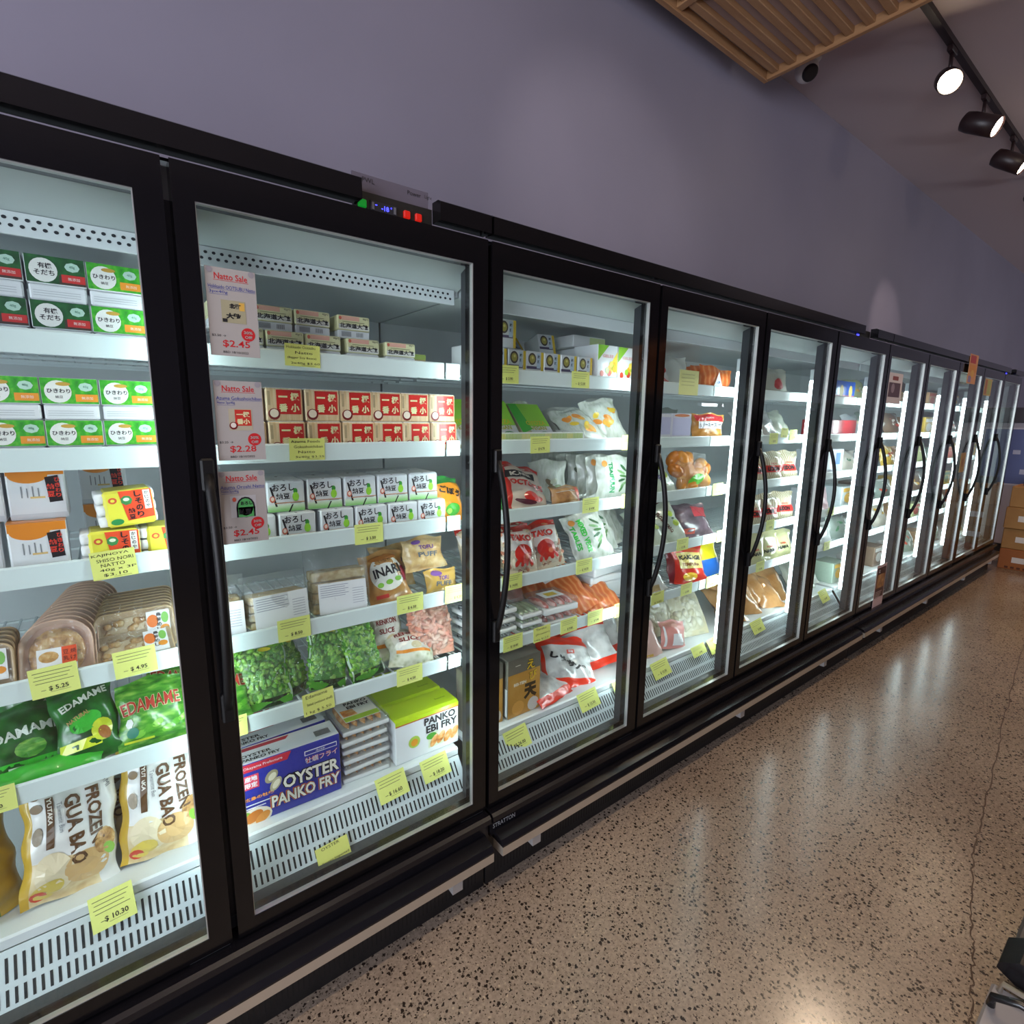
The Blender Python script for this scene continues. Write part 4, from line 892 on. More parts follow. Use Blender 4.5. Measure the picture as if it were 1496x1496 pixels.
# second door: fifth shelf beans, renkon, shrimp
gE = 'clear bags of shelled edamame beans'
def beanbag(g, s, w, h):
    SE = c('c3dcc4', 0.25, 0.6); DB = c('143a1e', 0.25, 0.6)
    for a in (-1, 1): g.patch(a*w*0.455, a*w*0.495, h*0.03, h*0.97, -0.0006, SE, s)
    g.patch(-w*0.44, w*0.44, h*0.0, h*0.13, -0.001, DB, s); g.disc(w*0.12, h*0.86, w*0.12, h*0.03, -0.001, c('d8c93a', 0.25, 0.6), 10, s); g.patch(-w*0.45, w*0.45, h*0.93, h*0.99, -0.0006, SE, s)
for k, (lab, x, w, h, y, rz, ry) in enumerate((('clear bag of green beans, largest, lying by the black post', 0.148, 0.155, 0.185, 0.215, 0.05, 0), ('narrow clear bag of green beans turned edge-on', 0.252, 0.075, 0.18, 0.25, 0.5, 0), ('clear bag of green beans above the handwritten edamame tag', 0.322, 0.112, 0.20, 0.225, -0.12, 6), ('clear bag of green beans beside the lotus root packs', 0.447, 0.112, 0.205, 0.215, 0.10, -5))):
    bag('edamame_bean_bag', lab, 'bean bag', w, h, 0.055, FILM, (x, y, z5), (R(-24), R(ry), rz), beanbag, None, gE, 41+k, True, 'film', 12, 14, fill=lumps('beans', w, h, 0.055, EDG, 300 if w > 0.1 else 150, 0.0082, 60+k, 6, 4, 1.35))
ROOT = noise_mat('lotus_root', [(0.0, '8f9a72'), (0.28, 'c9cdb0'), (0.7, 'e3e4d2')], 60, 1, 0.35, 0.5, 0, 'voronoi')
def renkon(g, s, w, h):
    g.patch(-w*0.38, w*0.40, h*0.28, h*0.96, -0.0014, c('ebe8dd', 0.3, 0.4), s); g.text('RENKON', 0, h*0.80, 0.017, -0.0026, c('8c2a24'), w*0.62, 0.03, 0.0, s); g.text('SLICE', -w*0.03, h*0.62, 0.017, -0.0026, c('8c2a24'), w*0.46, 0.03, 0.0, s)
    g.patch(-w*0.38, w*0.40, h*0.28, h*0.36, -0.002, c('e98f2a'), s); g.disc(w*0.1, h*0.46, 0.02, 0.012, -0.002, c('d9c9a0'), 12, s)
gR = 'lotus root packs'
bag('lotus_root_pack', 'sliced lotus root pack lying in front at the rail', 'lotus root pack', 0.165, 0.135, 0.06, ROOT, (0.595, 0.205, z5), (R(-52), R(8), -0.12), renkon, None, gR, 51)
bag('lotus_root_pack', 'sliced lotus root pack standing behind the front one', 'lotus root pack', 0.12, 0.165, 0.05, ROOT, (0.550, 0.295, z5), (R(-14), 0, 0), renkon, None, gR, 53)
SHR = [c('e6a58c', 0.3, 0.4), c('dd8f78', 0.3, 0.4), c('efc4ae', 0.3, 0.4), c('e8b49c', 0.3, 0.4)]
bag('shrimp_bag', 'clear bag of pink shrimp beside the mullion', 'shrimp bag', 0.16, 0.185, 0.07, FILM, (0.690, 0.235, z5), (R(-22), 0, -0.1), None, None, None, 55, True, 'film', 12, 14, fill=lumps('shrimp', 0.16, 0.185, 0.07, SHR, 170, 0.0105, 71, 7, 4, 1.8))

# second door: deck
def oyster():
    t = thing('oyster_box', '', 'frozen oyster box'); w, h, d = 0.137, 0.185, 0.085; BL = c('23309a', 0.3, 0.3); WB = c('e3e6ea', 0.35, 0.2)
    g = G(); g.box(-w, w, 0, d, 0, h, BL, 0.002); g.box(-w+.001, w-.001, 0.001, d-.001, h, h+0.0006, WB)
    tp = (Vector((1, 0, 0)), Vector((0, 1, 0)))
    for k in range(22): g.poly([(0.075+k*0.002, 0.02, h+0.001), (0.0762+k*0.002, 0.02, h+0.001), (0.0762+k*0.002, 0.05, h+0.001), (0.075+k*0.002, 0.05, h+0.001)], INK)
    g.poly([(-w+.002, 0.062, h+0.001), (0.0, 0.062, h+0.001), (0.012, 0.078, h+0.001), (-w+.002, 0.078, h+0.001)], c('b22a3a'))
    g.text('OYSTER', -0.085, 0.036, 0.014, 0, INK, 0.08, 0.03, 0, None, tp, (0, 0, h+0.0012)); g.text('PANKO FRY', -0.075, 0.017, 0.014, 0, INK, 0.10, 0.03, 0, None, tp, (0, 0, h+0.0012))
    g.poly([(-w+.001, -0.0008, 0.160), (-0.012, -0.0008, 0.160), (0.0, -0.0008, 0.183), (-w+.001, -0.0008, 0.183)], c('c4263a')); g.text('Okayama Prefecture', -0.075, 0.171, 0.010, -0.0014, PAPER, 0.10)
    g.box(0.035, 0.128, -0.0010, 0, 0.150, 0.164, PAPER); g.rect(0.037, 0.126, 0.152, 0.162, -0.0013, BL); g.text('岡山県産', 0.08, 0.157, 0.006, -0.0016, PAPER)
    g.text('牡蠣フライ', 0.082, 0.134, 0.019, -0.0012, c('c8352c'), 0.095, 0.05); g.text('牡蠣フライ', 0.082, 0.134, 0.018, -0.0018, PAPER, 0.092, 0.0)
    for s, cz, hh, ww, cx in (('OYSTER', 0.092, 0.040, 0.158, 0.052), ('PANKO FRY', 0.046, 0.036, 0.192, 0.036)):
        g.text(s, cx, cz, hh*1.12, -0.0012, c('e5722c') if 'P' in s else INK, ww*1.04, 0.09); g.text(s, cx, cz, hh*1.03, -0.0018, INK, ww*1.015, 0.06); g.text(s, cx, cz, hh, -0.0026, c('f1efe2'), ww, 0.03)
    g.disc(-0.056, 0.125, 0.021, 0.015, -0.001, c('a39a7a'), 16, None, 0.9); g.disc(-0.054, 0.124, 0.013, 0.009, -0.0014, c('ddd6bd'), 14, None, 0.9); g.disc(-0.046, 0.098, 0.022, 0.013, -0.0016, c('b5ad8c'), 16, None, 1.0); g.disc(-0.045, 0.098, 0.015, 0.008, -0.002, c('e5dec6'), 14, None, 1.0)
    g.rect(-w+.004, -0.088, 0.108, 0.150, -0.001, c('d9405a')); g.text('産地', -0.108, 0.139, 0.016, -0.0015, PAPER, 0.032, 0.03); g.text('限定', -0.108, 0.120, 0.016, -0.0015, PAPER, 0.032, 0.03)
    g.disc(-0.105, 0.018, 0.045, 0.030, -0.0009, c('e6dccb'), 16); g.disc(-0.108, 0.022, 0.026, 0.016, -0.0013, c('c9772c', 0.35, 0.3), 14, None, 0.4); g.disc(-0.085, 0.012, 0.022, 0.013, -0.0016, c('d98e3a', 0.35, 0.3), 14, None, 0.6); g.disc(-0.126, 0.03, 0.012, 0.012, -0.0012, c('7fb23f'), 10)
    g.text('広島の牡蠣', -0.09, 0.078, 0.011, -0.0014, c('f0a04a'), 0.075, 0.03); g.rect(-w+.003, -0.06, 0.058, 0.061, -0.0012, PAPER); g.rect(-w+.003, -0.075, 0.048, 0.051, -0.0012, PAPER)
    g.done('carton_body', t); G().disc(0, 0, 0.007, 0.007, 0, c('b8bcc8'), 12).done('tab_hole', t, (w+0.0006, 0.04, 0.10), (0, 0, R(90))); return t
OY = Stamp(oyster); zd = DECK+0.0005; go2 = 'blue frozen oyster boxes'
OY('blue frozen oyster box in front on the deck', (0.199, 0.185, zd), (0, 0, -0.02), go2); OY('blue frozen oyster box in the second rank behind the front one', (0.190, 0.278, zd), (0, 0, 0.02), go2); OY('blue frozen oyster box at the back of the deck', (0.192, 0.372, zd), (0, 0, 0), go2)
FRY = noise_mat('breaded_prawns', [(0.3, 'b86a2c'), (0.5, 'dd9a4e'), (0.8, 'efd4a6')], 45, 3, 0.5, 0.3, 0.5, 'noise', None, 0.01)
def prawn_tray():
    t = thing('prawn_tray', '', 'prawn tray'); w, d = 0.075, 0.17
    G().box(-w, w, 0, d, 0, 0.014, c('dde2e2', 0.3, 0.3), 0.006, seg=2).done('tray', t)
    g = G(); [g.ball(-0.052+0.026*k, 0.085, 0.0185, 0.0125, 0.076, 0.009, FRY, 8, 5) for k in range(5)]; g.done('prawns', t)
    g = G(); z = 0.0300; q = lambda x0, x1, y0, y1, zz_, m: g.poly([(x0, y0, zz_), (x1, y0, zz_), (x1, y1, zz_), (x0, y1, zz_)], m)
    g.box(-0.055, 0.058, 0.028, 0.15, 0.0290, z, c('e5e3da', 0.3, 0.3), 0.0); q(-0.054, 0.057, 0.029, 0.055, z+0.0004, c('a6c83a')); g.poly([(-0.05, 0.06, z+.0006), (-0.005, 0.058, z+.0006), (-0.01, 0.095, z+.0006), (-0.05, 0.1, z+.0006)], FRY)
    tp = (Vector((1, 0, 0)), Vector((0, 1, 0))); g.text('PANKO', 0.012, 0.132, 0.018, 0, INK, 0.075, 0.04, 0, None, tp, (0, 0, z+0.001)); g.text('EBI FRY', 0.014, 0.108, 0.018, 0, INK, 0.075, 0.04, 0, None, tp, (0, 0, z+0.001)); g.done('label', t)
    g = G(); g.box(-w-.001, w+.001, -0.001, d+.001, 0.0145, 0.0285, FILM, 0.003); g.done('film', t); return t
PT = Stamp(prawn_tray)
for k in range(6): PT('clear tray of breaded prawns, %s of the stack on the deck' % ['lowest', 'second from the bottom', 'third from the bottom', 'fourth from the bottom', 'fifth from the bottom', 'topmost'][k], (0.420+0.002*((k*3) % 4), 0.190+0.003*(k % 2), zd+0.0312*k), (0, 0, 0.04*((k*2) % 3-1)), 'stacked prawn trays')
def ebi():
    t = thing('prawn_box', '', 'frozen prawn box'); w, h, d = 0.118, 0.15, 0.105; WB = c('e6eaec', 0.3, 0.3); LM = c('b9d61f', 0.3, 0.3)
    g = G(); g.box(-w, w, 0, d, 0, h, WB, 0.002); g.prism([(0.0, h), (0.0, h-0.012), (-0.0008, h-0.012), (-0.0008, h+0.0006), (0.012, h+0.006), (d, h+0.006), (d, h)], -w, w, LM)
    g.rect(-w, w, h-0.016, h-0.012, -0.0009, c('c2622c')); g.text('PANKO', 0.045, 0.118, 0.027, -0.0014, INK, 0.12, 0.035); g.text('EBI FRY', 0.052, 0.088, 0.027, -0.0014, INK, 0.12, 0.035)
    g.disc(-0.052, 0.062, 0.021, 0.021, -0.001, c('b7d65a'), 18); g.disc(-0.052, 0.060, 0.013, 0.013, -0.0014, c('e39a2c'), 12); g.rect(0.0, 0.117, 0.018, 0.072, -0.0009, c('d6e0c2'))
    for k in range(4): g.disc(0.022+0.026*k, 0.04+0.004*(k % 2), 0.024, 0.012, -0.0014-0.0003*k, FRY, 14, None, 1.0)
    g.disc(0.012, 0.06, 0.02, 0.012, -0.0012, c('4a9a2c'), 12)
    tp = (Vector((1, 0, 0)), Vector((0, 1, 0))); g.text('Sunrei', 0.072, 0.05, 0.010, 0, c('4b6a10'), 0.04, 0, 0, None, tp, (0, 0, h+0.0068)); g.done('carton_body', t); return t
EB = Stamp(ebi); ge = 'lime-topped prawn boxes'
EB('lime-topped white prawn box in front on the deck', (0.633, 0.180, zd), (0, 0, 0), ge); EB('lime-topped prawn box in the middle rank of three', (0.628, 0.292, zd), (0, 0, 0.01), ge); EB('lime-topped prawn box in the rear rank of three', (0.622, 0.405, zd), (0, 0, -0.01), ge)
# ---------------------------------------------------------------- third door
KRAFT = c('9a7a58', 0.6)
def gyoza():
    t = thing('green_snack_box', '', 'frozen food box'); w, h, d = 0.075, 0.20, 0.028; g = G()
    g.box(-w, w, 0, d, 0, h, c('a9a086', 0.5), 0.002); g.rect(-w+.001, w-.001, 0.085, h-.001, -0.0006, c('8ec63c', 0.4, 0.2)); g.poly([(-w+.001, -0.001, h-.001), (-w+.001, -0.001, 0.05), (-0.02, -0.001, 0.07), (-0.035, -0.001, h-.001)], c('3aa52f', 0.4, 0.2))
    g.rect(-0.03, w-.001, 0.002, 0.083, -0.0007, c('c9c6cb')); g.text('GYOZA', 0.012, 0.100, 0.022, -0.0014, c('c9b21f'), 0.095, 0.03); g.text('VEGAN', 0.012, 0.074, 0.018, -0.0014, c('a8a11f'), 0.075, 0.03); g.disc(0.03, 0.045, 0.025, 0.012, -0.0012, c('3d7f4e'), 14)
    g.done('carton_body', t); return t
GZ = Stamp(gyoza); z2 = SH[1]+0.0005; gk = 'green and kraft boxes in the display tray'
GZ('green and kraft box leaning in the display tray, beside the black post', (0.985, 0.22, z2+0.010), (R(-40), 0, 0.0), gk); GZ('green and kraft box leaning in the display tray, away from the post', (1.155, 0.22, z2+0.010), (R(-44), 0, 0.0), gk)
GZ('green and kraft box behind the one by the post', (0.975, 0.285, z2+0.012), (R(-40), 0, 0.0), gk); GZ('green and kraft box behind the one away from the post', (1.148, 0.275, z2+0.012), (R(-44), 0, 0.0), gk); GZ('green and kraft box cut by the black post of third door', (0.82, 0.22, z2+0.010), (R(-40), 0, 0), gk)
g = G(); a, b = 0.80, 1.295
g.box(a, b, 0.157, 0.160, 0, 0.053, c('e3e8e4', 0.4)); g.box(a, b, 0.160, 0.40, 0, 0.003, c('e3e8e4', 0.4)); g.box(a, a+0.003, 0.160, 0.40, 0.003, 0.056, c('e3e8e4', 0.4)); g.box(b-0.003, b, 0.160, 0.40, 0.003, 0.056, c('e3e8e4', 0.4)); k = a+0.01
while k < b-0.012: g.rect(k, k+0.0035, 0.030, 0.048, 0.1563, c('a8c94a' if int(k*997) % 3 else 'd9d64a')); k += 0.0062
tag(g.done('display_tray', None, (0, 0, z2)), 'white display tray with green stripes holding the kraft boxes', 'display tray')
VEG = noise_mat('mixed_vegetable_print', [(0.35, 'd9ddd6'), (0.5, 'e8e8dc'), (0.58, 'e59a34'), (0.72, 'd9b83a')], 18, 3, 0.25, 0.6)
VEGP = noise_mat('pale_bag_print', [(0.3, 'aab09f'), (0.5, 'd3d6cd'), (0.7, 'b9bfae'), (0.85, '8a937c')], 26, 4, 0.25, 0.6, 0, 'noise', (1.6, 1, 0.6))
def vegd(col, n=7, seed=0):
    def f(g, s, w, h):
        rr = random.Random(seed)
        for k in range(n): g.disc(rr.uniform(-0.28, 0.28)*w, h*rr.uniform(0.3, 0.7), 0.12*w, 0.06*h, -0.0016-0.0002*k, c(col[k % len(col)], 0.3, 0.5), 10, s, rr.uniform(-1, 1))
    return f
OG = ['ee9a34', 'e8c23a', 'f0b04a', 'd98428']
gv = 'clear vegetable bags on the third door second shelf'
bag('vegetable_bag', 'clear vegetable bag leaning low beside the display tray', 'vegetable bag', 0.19, 0.20, 0.05, VEGP, (1.375, 0.205, z2), (R(-46), R(-8), -0.15), vegd(OG, 8, 1), None, gv, 61)
bag('vegetable_bag', 'clear vegetable bag standing beside the mullion, orange print', 'vegetable bag', 0.17, 0.20, 0.045, VEGP, (1.52, 0.225, z2), (R(-24), R(-10), -0.25), vegd(OG, 8, 2), None, gv, 62)
bag('vegetable_bag', 'grey translucent bag behind the low leaning vegetable bag', 'vegetable bag', 0.17, 0.19, 0.045, c('b9bcb4', 0.25, 0.5), (1.345, 0.27, z2), (R(-40), R(-6), -0.3), None, None, gv, 63)
bag('vegetable_bag', 'vegetable bag with orange print at the back behind the kraft boxes', 'vegetable bag', 0.17, 0.17, 0.045, VEGP, (1.23, 0.44, z2), (R(-10), 0, 0.1), vegd(OG, 6, 3), None, gv, 64)
bag('vegetable_bag', 'pale vegetable bag at the back next to the orange-print one', 'vegetable bag', 0.16, 0.17, 0.045, VEGP, (1.10, 0.45, z2), (R(-10), 0, 0.1), vegd(['c9803a', 'd9d2c0'], 5, 4), None, gv, 65)
bag('vegetable_bag', 'tall grey bag behind the mullion-side vegetable bag', 'vegetable bag', 0.17, 0.20, 0.045, c('c5c9c4', 0.25, 0.5), (1.60, 0.33, z2), (R(-20), R(-6), -0.2), vegd(OG, 6, 5), None, gv, 66)
z3 = SH[2]+0.001
OCT = noise_mat('red_white_bag_print', [(0.42, 'd8c9bd'), (0.5, 'e6ddd4'), (0.62, 'c23526')], 13, 2, 0.28, 0.6)
RD2 = c('c8281c', 0.3, 0.5); CRM = c('e8dccd', 0.3, 0.5)
def kani(g, s, w, h):
    g.patch(-w*0.42, w*0.25, h*0.60, h*0.76, -0.0014, INK, s); g.text('KANI', -w*0.08, h*0.68, 0.019, -0.0024, CRM, w*0.46, 0.05, 0.0, s); g.text('OCTOPUS', w*0.02, h*0.48, 0.024, -0.0024, RD2, w*0.80, 0.05, -0.05, s)
    g.patch(-w*0.44, w*0.44, h*0.84, h*0.95, -0.0014, RD2, s); g.disc(0.01, h*0.24, w*0.17, h*0.10, -0.0018, RD2, 14, s); g.disc(w*0.22, h*0.22, w*0.14, h*0.05, -0.002, RD2, 10, s, 0.4); g.disc(-w*0.1, h*0.14, w*0.24, h*0.04, -0.0022, c('5a2030', 0.3, 0.5), 12, s)
def tako(g, s, w, h):
    g.text('TAKO', w*0.0, h*0.74, 0.026, -0.0026, RD2, w*0.62, 0.06, -0.1, s); g.disc(0, h*0.42, w*0.27, h*0.19, -0.0018, RD2, 18, s); g.ball
    for k in range(4): g.disc(-w*0.22+w*0.15*k, h*0.24, w*0.055, h*0.07, -0.0022, RD2, 8, s, 0.3*(k-1.5))
    g.disc(w*0.08, h*0.36, w*0.08, h*0.055, -0.0026, c('e07a5a'), 12, s); g.text('たこ', -w*0.05, h*0.10, 0.014, -0.0026, c('7a2a24'), 0.04, 0.03, 0, s)
gO = 'red octopus bags of the third door'
bag('octopus_bag', 'red and cream octopus bag with a black band, third shelf', 'octopus bag', 0.22, 0.215, 0.06, c('d9c8b8', 0.28, 0.6), (1.070, 0.20, z3), (R(-40), R(14), 0.0), kani, lambda u, v: RD2 if v > 0.9 or u < -0.8 else None, gO, 71)
bag('octopus_bag', 'red and cream octopus bag behind the black-banded one', 'octopus bag', 0.19, 0.18, 0.05, c('d9c8b8', 0.28, 0.6), (0.99, 0.29, z3), (R(-36), R(10), 0.0), kani, lambda u, v: RD2 if v > 0.8 else None, gO, 72)
bag('snack_bag', 'small white and green crinkled bag beside the black post', 'snack bag', 0.12, 0.10, 0.05, c('e3eaea', 0.25, 0.6), (0.905, 0.185, z3), (R(-26), R(10), 0), lambda g, s, w, h: (g.disc(0.01, h*0.5, w*0.4, h*0.26, -0.0016, c('2faa3f', 0.3, 0.5), 16, s, -0.2), g.disc(-0.02, h*0.2, w*0.3, h*0.14, -0.002, c('ea9a2a', 0.3, 0.5), 12, s, 0.3)), None, None, 73)
MEATB = noise_mat('brown_meat', [(0.3, '8a5a34'), (0.5, 'b5824e'), (0.8, 'd9b07c')], 30, 3, 0.4, 0.5)
bag('fish_cake_pack', 'clear pack of brown fish cakes with a red end label', 'fish cake pack', 0.15, 0.085, 0.06, MEATB, (1.265, 0.205, z3), (R(-24), 0, -0.05), lambda g, s, w, h: (g.patch(w*0.30, w*0.44, h*0.1, h*0.9, -0.0016, c('d9483c', 0.3, 0.4), s), g.patch(-w*0.4, w*0.28, h*0.66, h*0.9, -0.0014, c('c9cdd0', 0.3, 0.5), s)), None, None, 74)
def tsai(txt, colr, sz=0.022, sub=None):
    def f(g, s, w, h):
        g.text(txt, -w*0.12, h*0.52, sz, -0.0022, colr, h*0.66, 0.04, -R(88), s)
        if sub: g.text(sub, -w*0.36, h*0.52, sz*0.9, -0.0022, colr, h*0.5, 0.04, -R(88), s)
        for k in range(6): g.disc(w*0.18+0.012*(k % 2), h*(0.28+0.09*k), w*0.13, h*0.03, -0.0018-0.0002*k, c(['4f7a46', '7ba36c', '35603a'][k % 3], 0.3, 0.4), 8, s, 0.8-0.3*k)
        g.disc(-w*0.3, h*0.84, 0.014, 0.014, -0.002, c('ec9a4a', 0.3, 0.4), 10, s)
    return f
GTX = c('1f8f52', 0.35, 0.4); GTX2 = c('2fbf3a', 0.35, 0.4)
gt = 'pale vegetable bags standing in a rank'
for k in range(8):
    bag('leaf_vegetable_bag', 'pale vegetable bag in the upright rank, %s from the green-lettered front one' % (['the front one itself, not'] + ORD[:7])[k] if k else 'front pale bag with green upright lettering by the mullion, third shelf', 'vegetable bag', 0.17, 0.19, 0.045, VEGP, (1.535-0.012*k, 0.215+0.045*k, z3), (R(-4), 0, -0.30), tsai('TSAIPUUN', GTX) if k < 2 else vegd(['8fa37c', 'c9cfb8', '6f7a66'], 4, k), None, gt, 80+k, nx=10, nz=12)
bag('leaf_vegetable_bag', 'pale vegetable bag lying tilted at the back by the brown cakes', 'vegetable bag', 0.17, 0.17, 0.045, VEGP, (1.30, 0.36, z3), (R(-8), 0, -0.35), vegd(['7a6a50', 'c9cfb8', '8fa37c'], 5, 9), None, gt, 90, nx=10, nz=12)
z4b = SH[3]+0.001
OCTP = [c('ecdcc2', 0.35, 0.4), c('e3c7a4', 0.35, 0.4), c('d98a6a', 0.35, 0.4)]
for lab, x, y, rz, ry, sd in (('red-print octopus bag nearest the black post, fourth shelf', 1.045, 0.205, 0.05, 4, 101), ('red-print octopus bag in front of the mixed vegetables', 1.195, 0.225, -0.1, -8, 103), ('red-print octopus bag in the second rank between the two front ones', 1.09, 0.31, 0.0, 8, 105), ('red-print octopus bag at the back by the post', 0.93, 0.29, 0.1, 0, 107)):
    bag('octopus_bag', lab, 'octopus bag', 0.17, 0.19, 0.065, FILM, (x, y, z4b), (R(-20), R(ry), rz), tako, lambda u, v: c('e3d8d2', 0.28, 0.6) if 0.52 < v < 0.9 else (RD2 if v >= 0.9 else None), gO, sd, True, 'film', 14, 16, fill=lumps('octopus_pieces', 0.17, 0.19, 0.065, OCTP, 70, 0.014, sd, 7, 4, 1.2))
bag('clear_pack', 'clear round-edged pack half hidden by the black post, fourth shelf', 'clear pack', 0.10, 0.17, 0.05, c('c2c9c6', 0.25, 0.6), (0.885, 0.20, z4b), (R(-10), 0, 0.2), None, None, None, 109)
gm = 'mixed vegetable bags with bright green lettering'
for k in range(4):
    bag('mixed_vegetable_bag', ['front pale bag with bright green lettering beside the octopus bags', 'pale bag with green lettering in the second rank by mullion', 'pale bag with green lettering in the third rank', 'pale green-lettered bag at the rear of its rank'][k], 'vegetable bag', 0.19, 0.215, 0.05, VEGP, (1.44+0.09*k, 0.205+0.055*k, z4b), (R(-22), R(-14), -0.22), tsai('MIXED VEGE', GTX2, 0.026, 'TABLES') if k < 2 else None, None, gm, 111+k)
# third door fifth shelf
z5b = SH[4]+0.001
def ftray(cat, label, w, d, h, m, food, loc, rz, n=1, lab=None, grp=None):
    t = thing('fish_tray', label, cat, loc, (0, 0, rz), grp)
    G().box(-w, w, 0, d, 0, h*0.45, FOAM, 0.006, seg=2).done('tray', t)
    g = G(); [g.ball(-w*0.72+w*1.44*k/3, d*0.5, h*0.5, w*0.24, d*0.46, h*0.34, food, 8, 5) for k in range(4)]; g.done('fish', t)
    g = G(); g.box(-w-.002, w+.002, -.002, d+.002, h*0.46, h*0.95, FILM, 0.008); g.done('film', t)
    if lab: g = G(); g.box(-w*0.55, w*0.55, d*0.3, d*0.75, h*0.95, h*0.97, PAPER); g.box(-w*0.3, w*0.3, d*0.4, d*0.62, h*0.97, h*0.98, c(lab)); g.done('label', t)
SILV = noise_mat('silver_fish', [(0.3, '3d4a52'), (0.5, '8fa0a6'), (0.8, 'c9d3d4')], 30, 2, 0.25, 0.5, 0, 'wave', (1, 1, 3))
PINKM = noise_mat('pink_fish_slices', [(0.3, 'c9655a'), (0.6, 'e0938a'), (0.85, 'f0c4ba')], 14, 2, 0.3, 0.5, 0, 'wave'); SALM = noise_mat('salmon_flesh', [(0.2, 'c9622c'), (0.6, 'd07038'), (0.95, 'dc8c58')], 12, 2, 0.3, 0.5, 0, 'wave')
GREENP = noise_mat('pale_green_paste', [(0.3, '9db58a'), (0.7, 'c9d8b4')], 20, 2, 0.3, 0.5)
for k in range(4): ftray('fish tray', 'silver fish tray in the stack by the black post, %s' % ['lowest', 'second up', 'third up', 'topmost with striped fish'][k], 0.095, 0.15, 0.036, None, SILV, (0.905+0.006*(k % 2), 0.175, z5b+0.0355*k), 0.05, grp='stacked silver fish trays')
for k in range(3): ftray('seaweed tray', 'pale green tray beside the fish stack, %s' % ['lowest', 'middle', 'topmost'][k], 0.05, 0.14, 0.034, None, GREENP, (1.078, 0.178, z5b+0.0335*k), 0.0, grp='pale green trays')
for k in range(2): ftray('sliced fish pack', ['lower pink sliced fish pack at the rail', 'upper pink sliced fish pack with a yellow-centred label'][k], 0.085, 0.15, 0.055, None, PINKM, (1.225+0.004*k, 0.178, z5b+0.0545*k), -0.04, lab='d9b83a' if k else None, grp='pink sliced fish packs')
bag('salmon_pack', 'orange salmon fillet pack leaning behind the pink slices', 'salmon pack', 0.17, 0.26, 0.04, SALM, (1.40, 0.225, z5b), (R(-52), R(-22), -0.2), lambda g, s, w, h: (g.patch(-w*0.4, w*0.1, h*0.74, h*0.9, -0.0016, PAPER, s), g.patch(w*0.08, w*0.16, h*0.74, h*0.9, -0.002, c('d8a02c'), s)), None, 'orange salmon packs', 121)
bag('salmon_pack', 'orange salmon fillet pack lying flat by the foam box', 'salmon pack', 0.17, 0.22, 0.035, SALM, (1.50, 0.19, z5b), (R(-66), R(-12), -0.35), None, None, 'orange salmon packs', 123)
bag('salmon_pack', 'salmon pack behind the leaning fillet pack', 'salmon pack', 0.17, 0.24, 0.035, SALM, (1.30, 0.34, z5b), (R(-50), R(-10), -0.2), None, None, 'orange salmon packs', 125)
bag('meat_pack', 'dark red meat pack lying at the back above the green trays', 'meat pack', 0.20, 0.19, 0.06, noise_mat('dark_meat', [(0.3, '6a2f26'), (0.6, 'a0574a'), (0.85, 'c9958a')], 14, 3, 0.3, 0.5), (1.12, 0.335, z5b+0.02), (R(-40), 0, 0.1), None, None, None, 127)
t = thing('foam_box', 'white foam box with its lid ajar at the back by the mullion', 'foam box', (1.69, 0.30, z5b), (0, 0, -0.05)); FB = c('e8eaea', 0.6)
G().box(-0.17, 0.17, 0, 0.22, 0, 0.075, FB, 0.01, seg=2).done('box_body', t); G().box(-0.168, 0.168, -0.003, 0.222, 0.0755, 0.108, FB, 0.01, seg=2).done('lid', t)
t = dup(t, (1.70, 0.315, z5b+0.109), (0, 0, 0.12), 'white foam box stacked on another foam box by the mullion', None)
# third door deck
GOLD = noise_mat('gold_box_print', [(0.2, 'a9772c'), (0.5, 'c48f3c'), (0.8, 'd9b36a')], 7, 3, 0.3, 0.5)
def gold():
    t = thing('tempura_box', '', 'tempura box'); g = G(); w, h, d = 0.080, 0.235, 0.07; g.box(-w, w, 0, d, 0, h, c('7f7a6e', 0.3, 0.5), 0.003); g.rect(-w+.001, w-.001, 0.002, h-.06, -0.0006, GOLD); g.rect(-w+.001, w-.001, h-.06, h-.001, -0.0005, c('6e6a60', 0.3, 0.5))
    YC = c('e2bd2a', 0.35, 0.4)
    for s, x, z, q in (('え', 0.030, 0.198, 0.040), ('び', 0.042, 0.150, 0.038), ('天', 0.030, 0.090, 0.060)): g.text(s, x, z, q*1.06, -0.0014, INK, q*1.08, 0.06); g.text(s, x, z, q, -0.0022, YC if s != '天' else c('3d2f14'), q, 0.02)
    g.text('BEI-TEN', -0.022, 0.132, 0.012, -0.0014, c('efe6d2'), 0.06, 0.04); g.rect(-0.045, -0.02, 0.205, 0.208, -0.001, c('d9d4c6')); g.disc(-0.03, 0.035, 0.03, 0.028, -0.001, c('dba04a', 0.3, 0.4), 14); g.disc(0.045, 0.03, 0.028, 0.028, -0.0012, c('d6d4cc'), 12)
    g.box(-w-.0012, -w, 0.004, 0.02, 0.01, 0.12, PAPER); g.done('carton_body', t); return t
GLD = Stamp(gold)
GLD('gold tempura box standing in front on the third door deck', (1.046, 0.180, zd), (0, 0, 0.02), 'gold tempura boxes'); GLD('gold tempura box mostly hidden by the black post', (0.868, 0.185, zd), (0, 0, 0.0), 'gold tempura boxes'); GLD('gold tempura box behind the front one', (1.042, 0.262, zd), (0, 0, 0.0), 'gold tempura boxes')
REDO = c('e0351c', 0.28, 0.6); CLR = noise_mat('clear_bag_fish', [(0.3, '8f8f8c'), (0.5, 'c5c5c2'), (0.8, 'e3e3e0')], 12, 3, 0.22, 0.7)
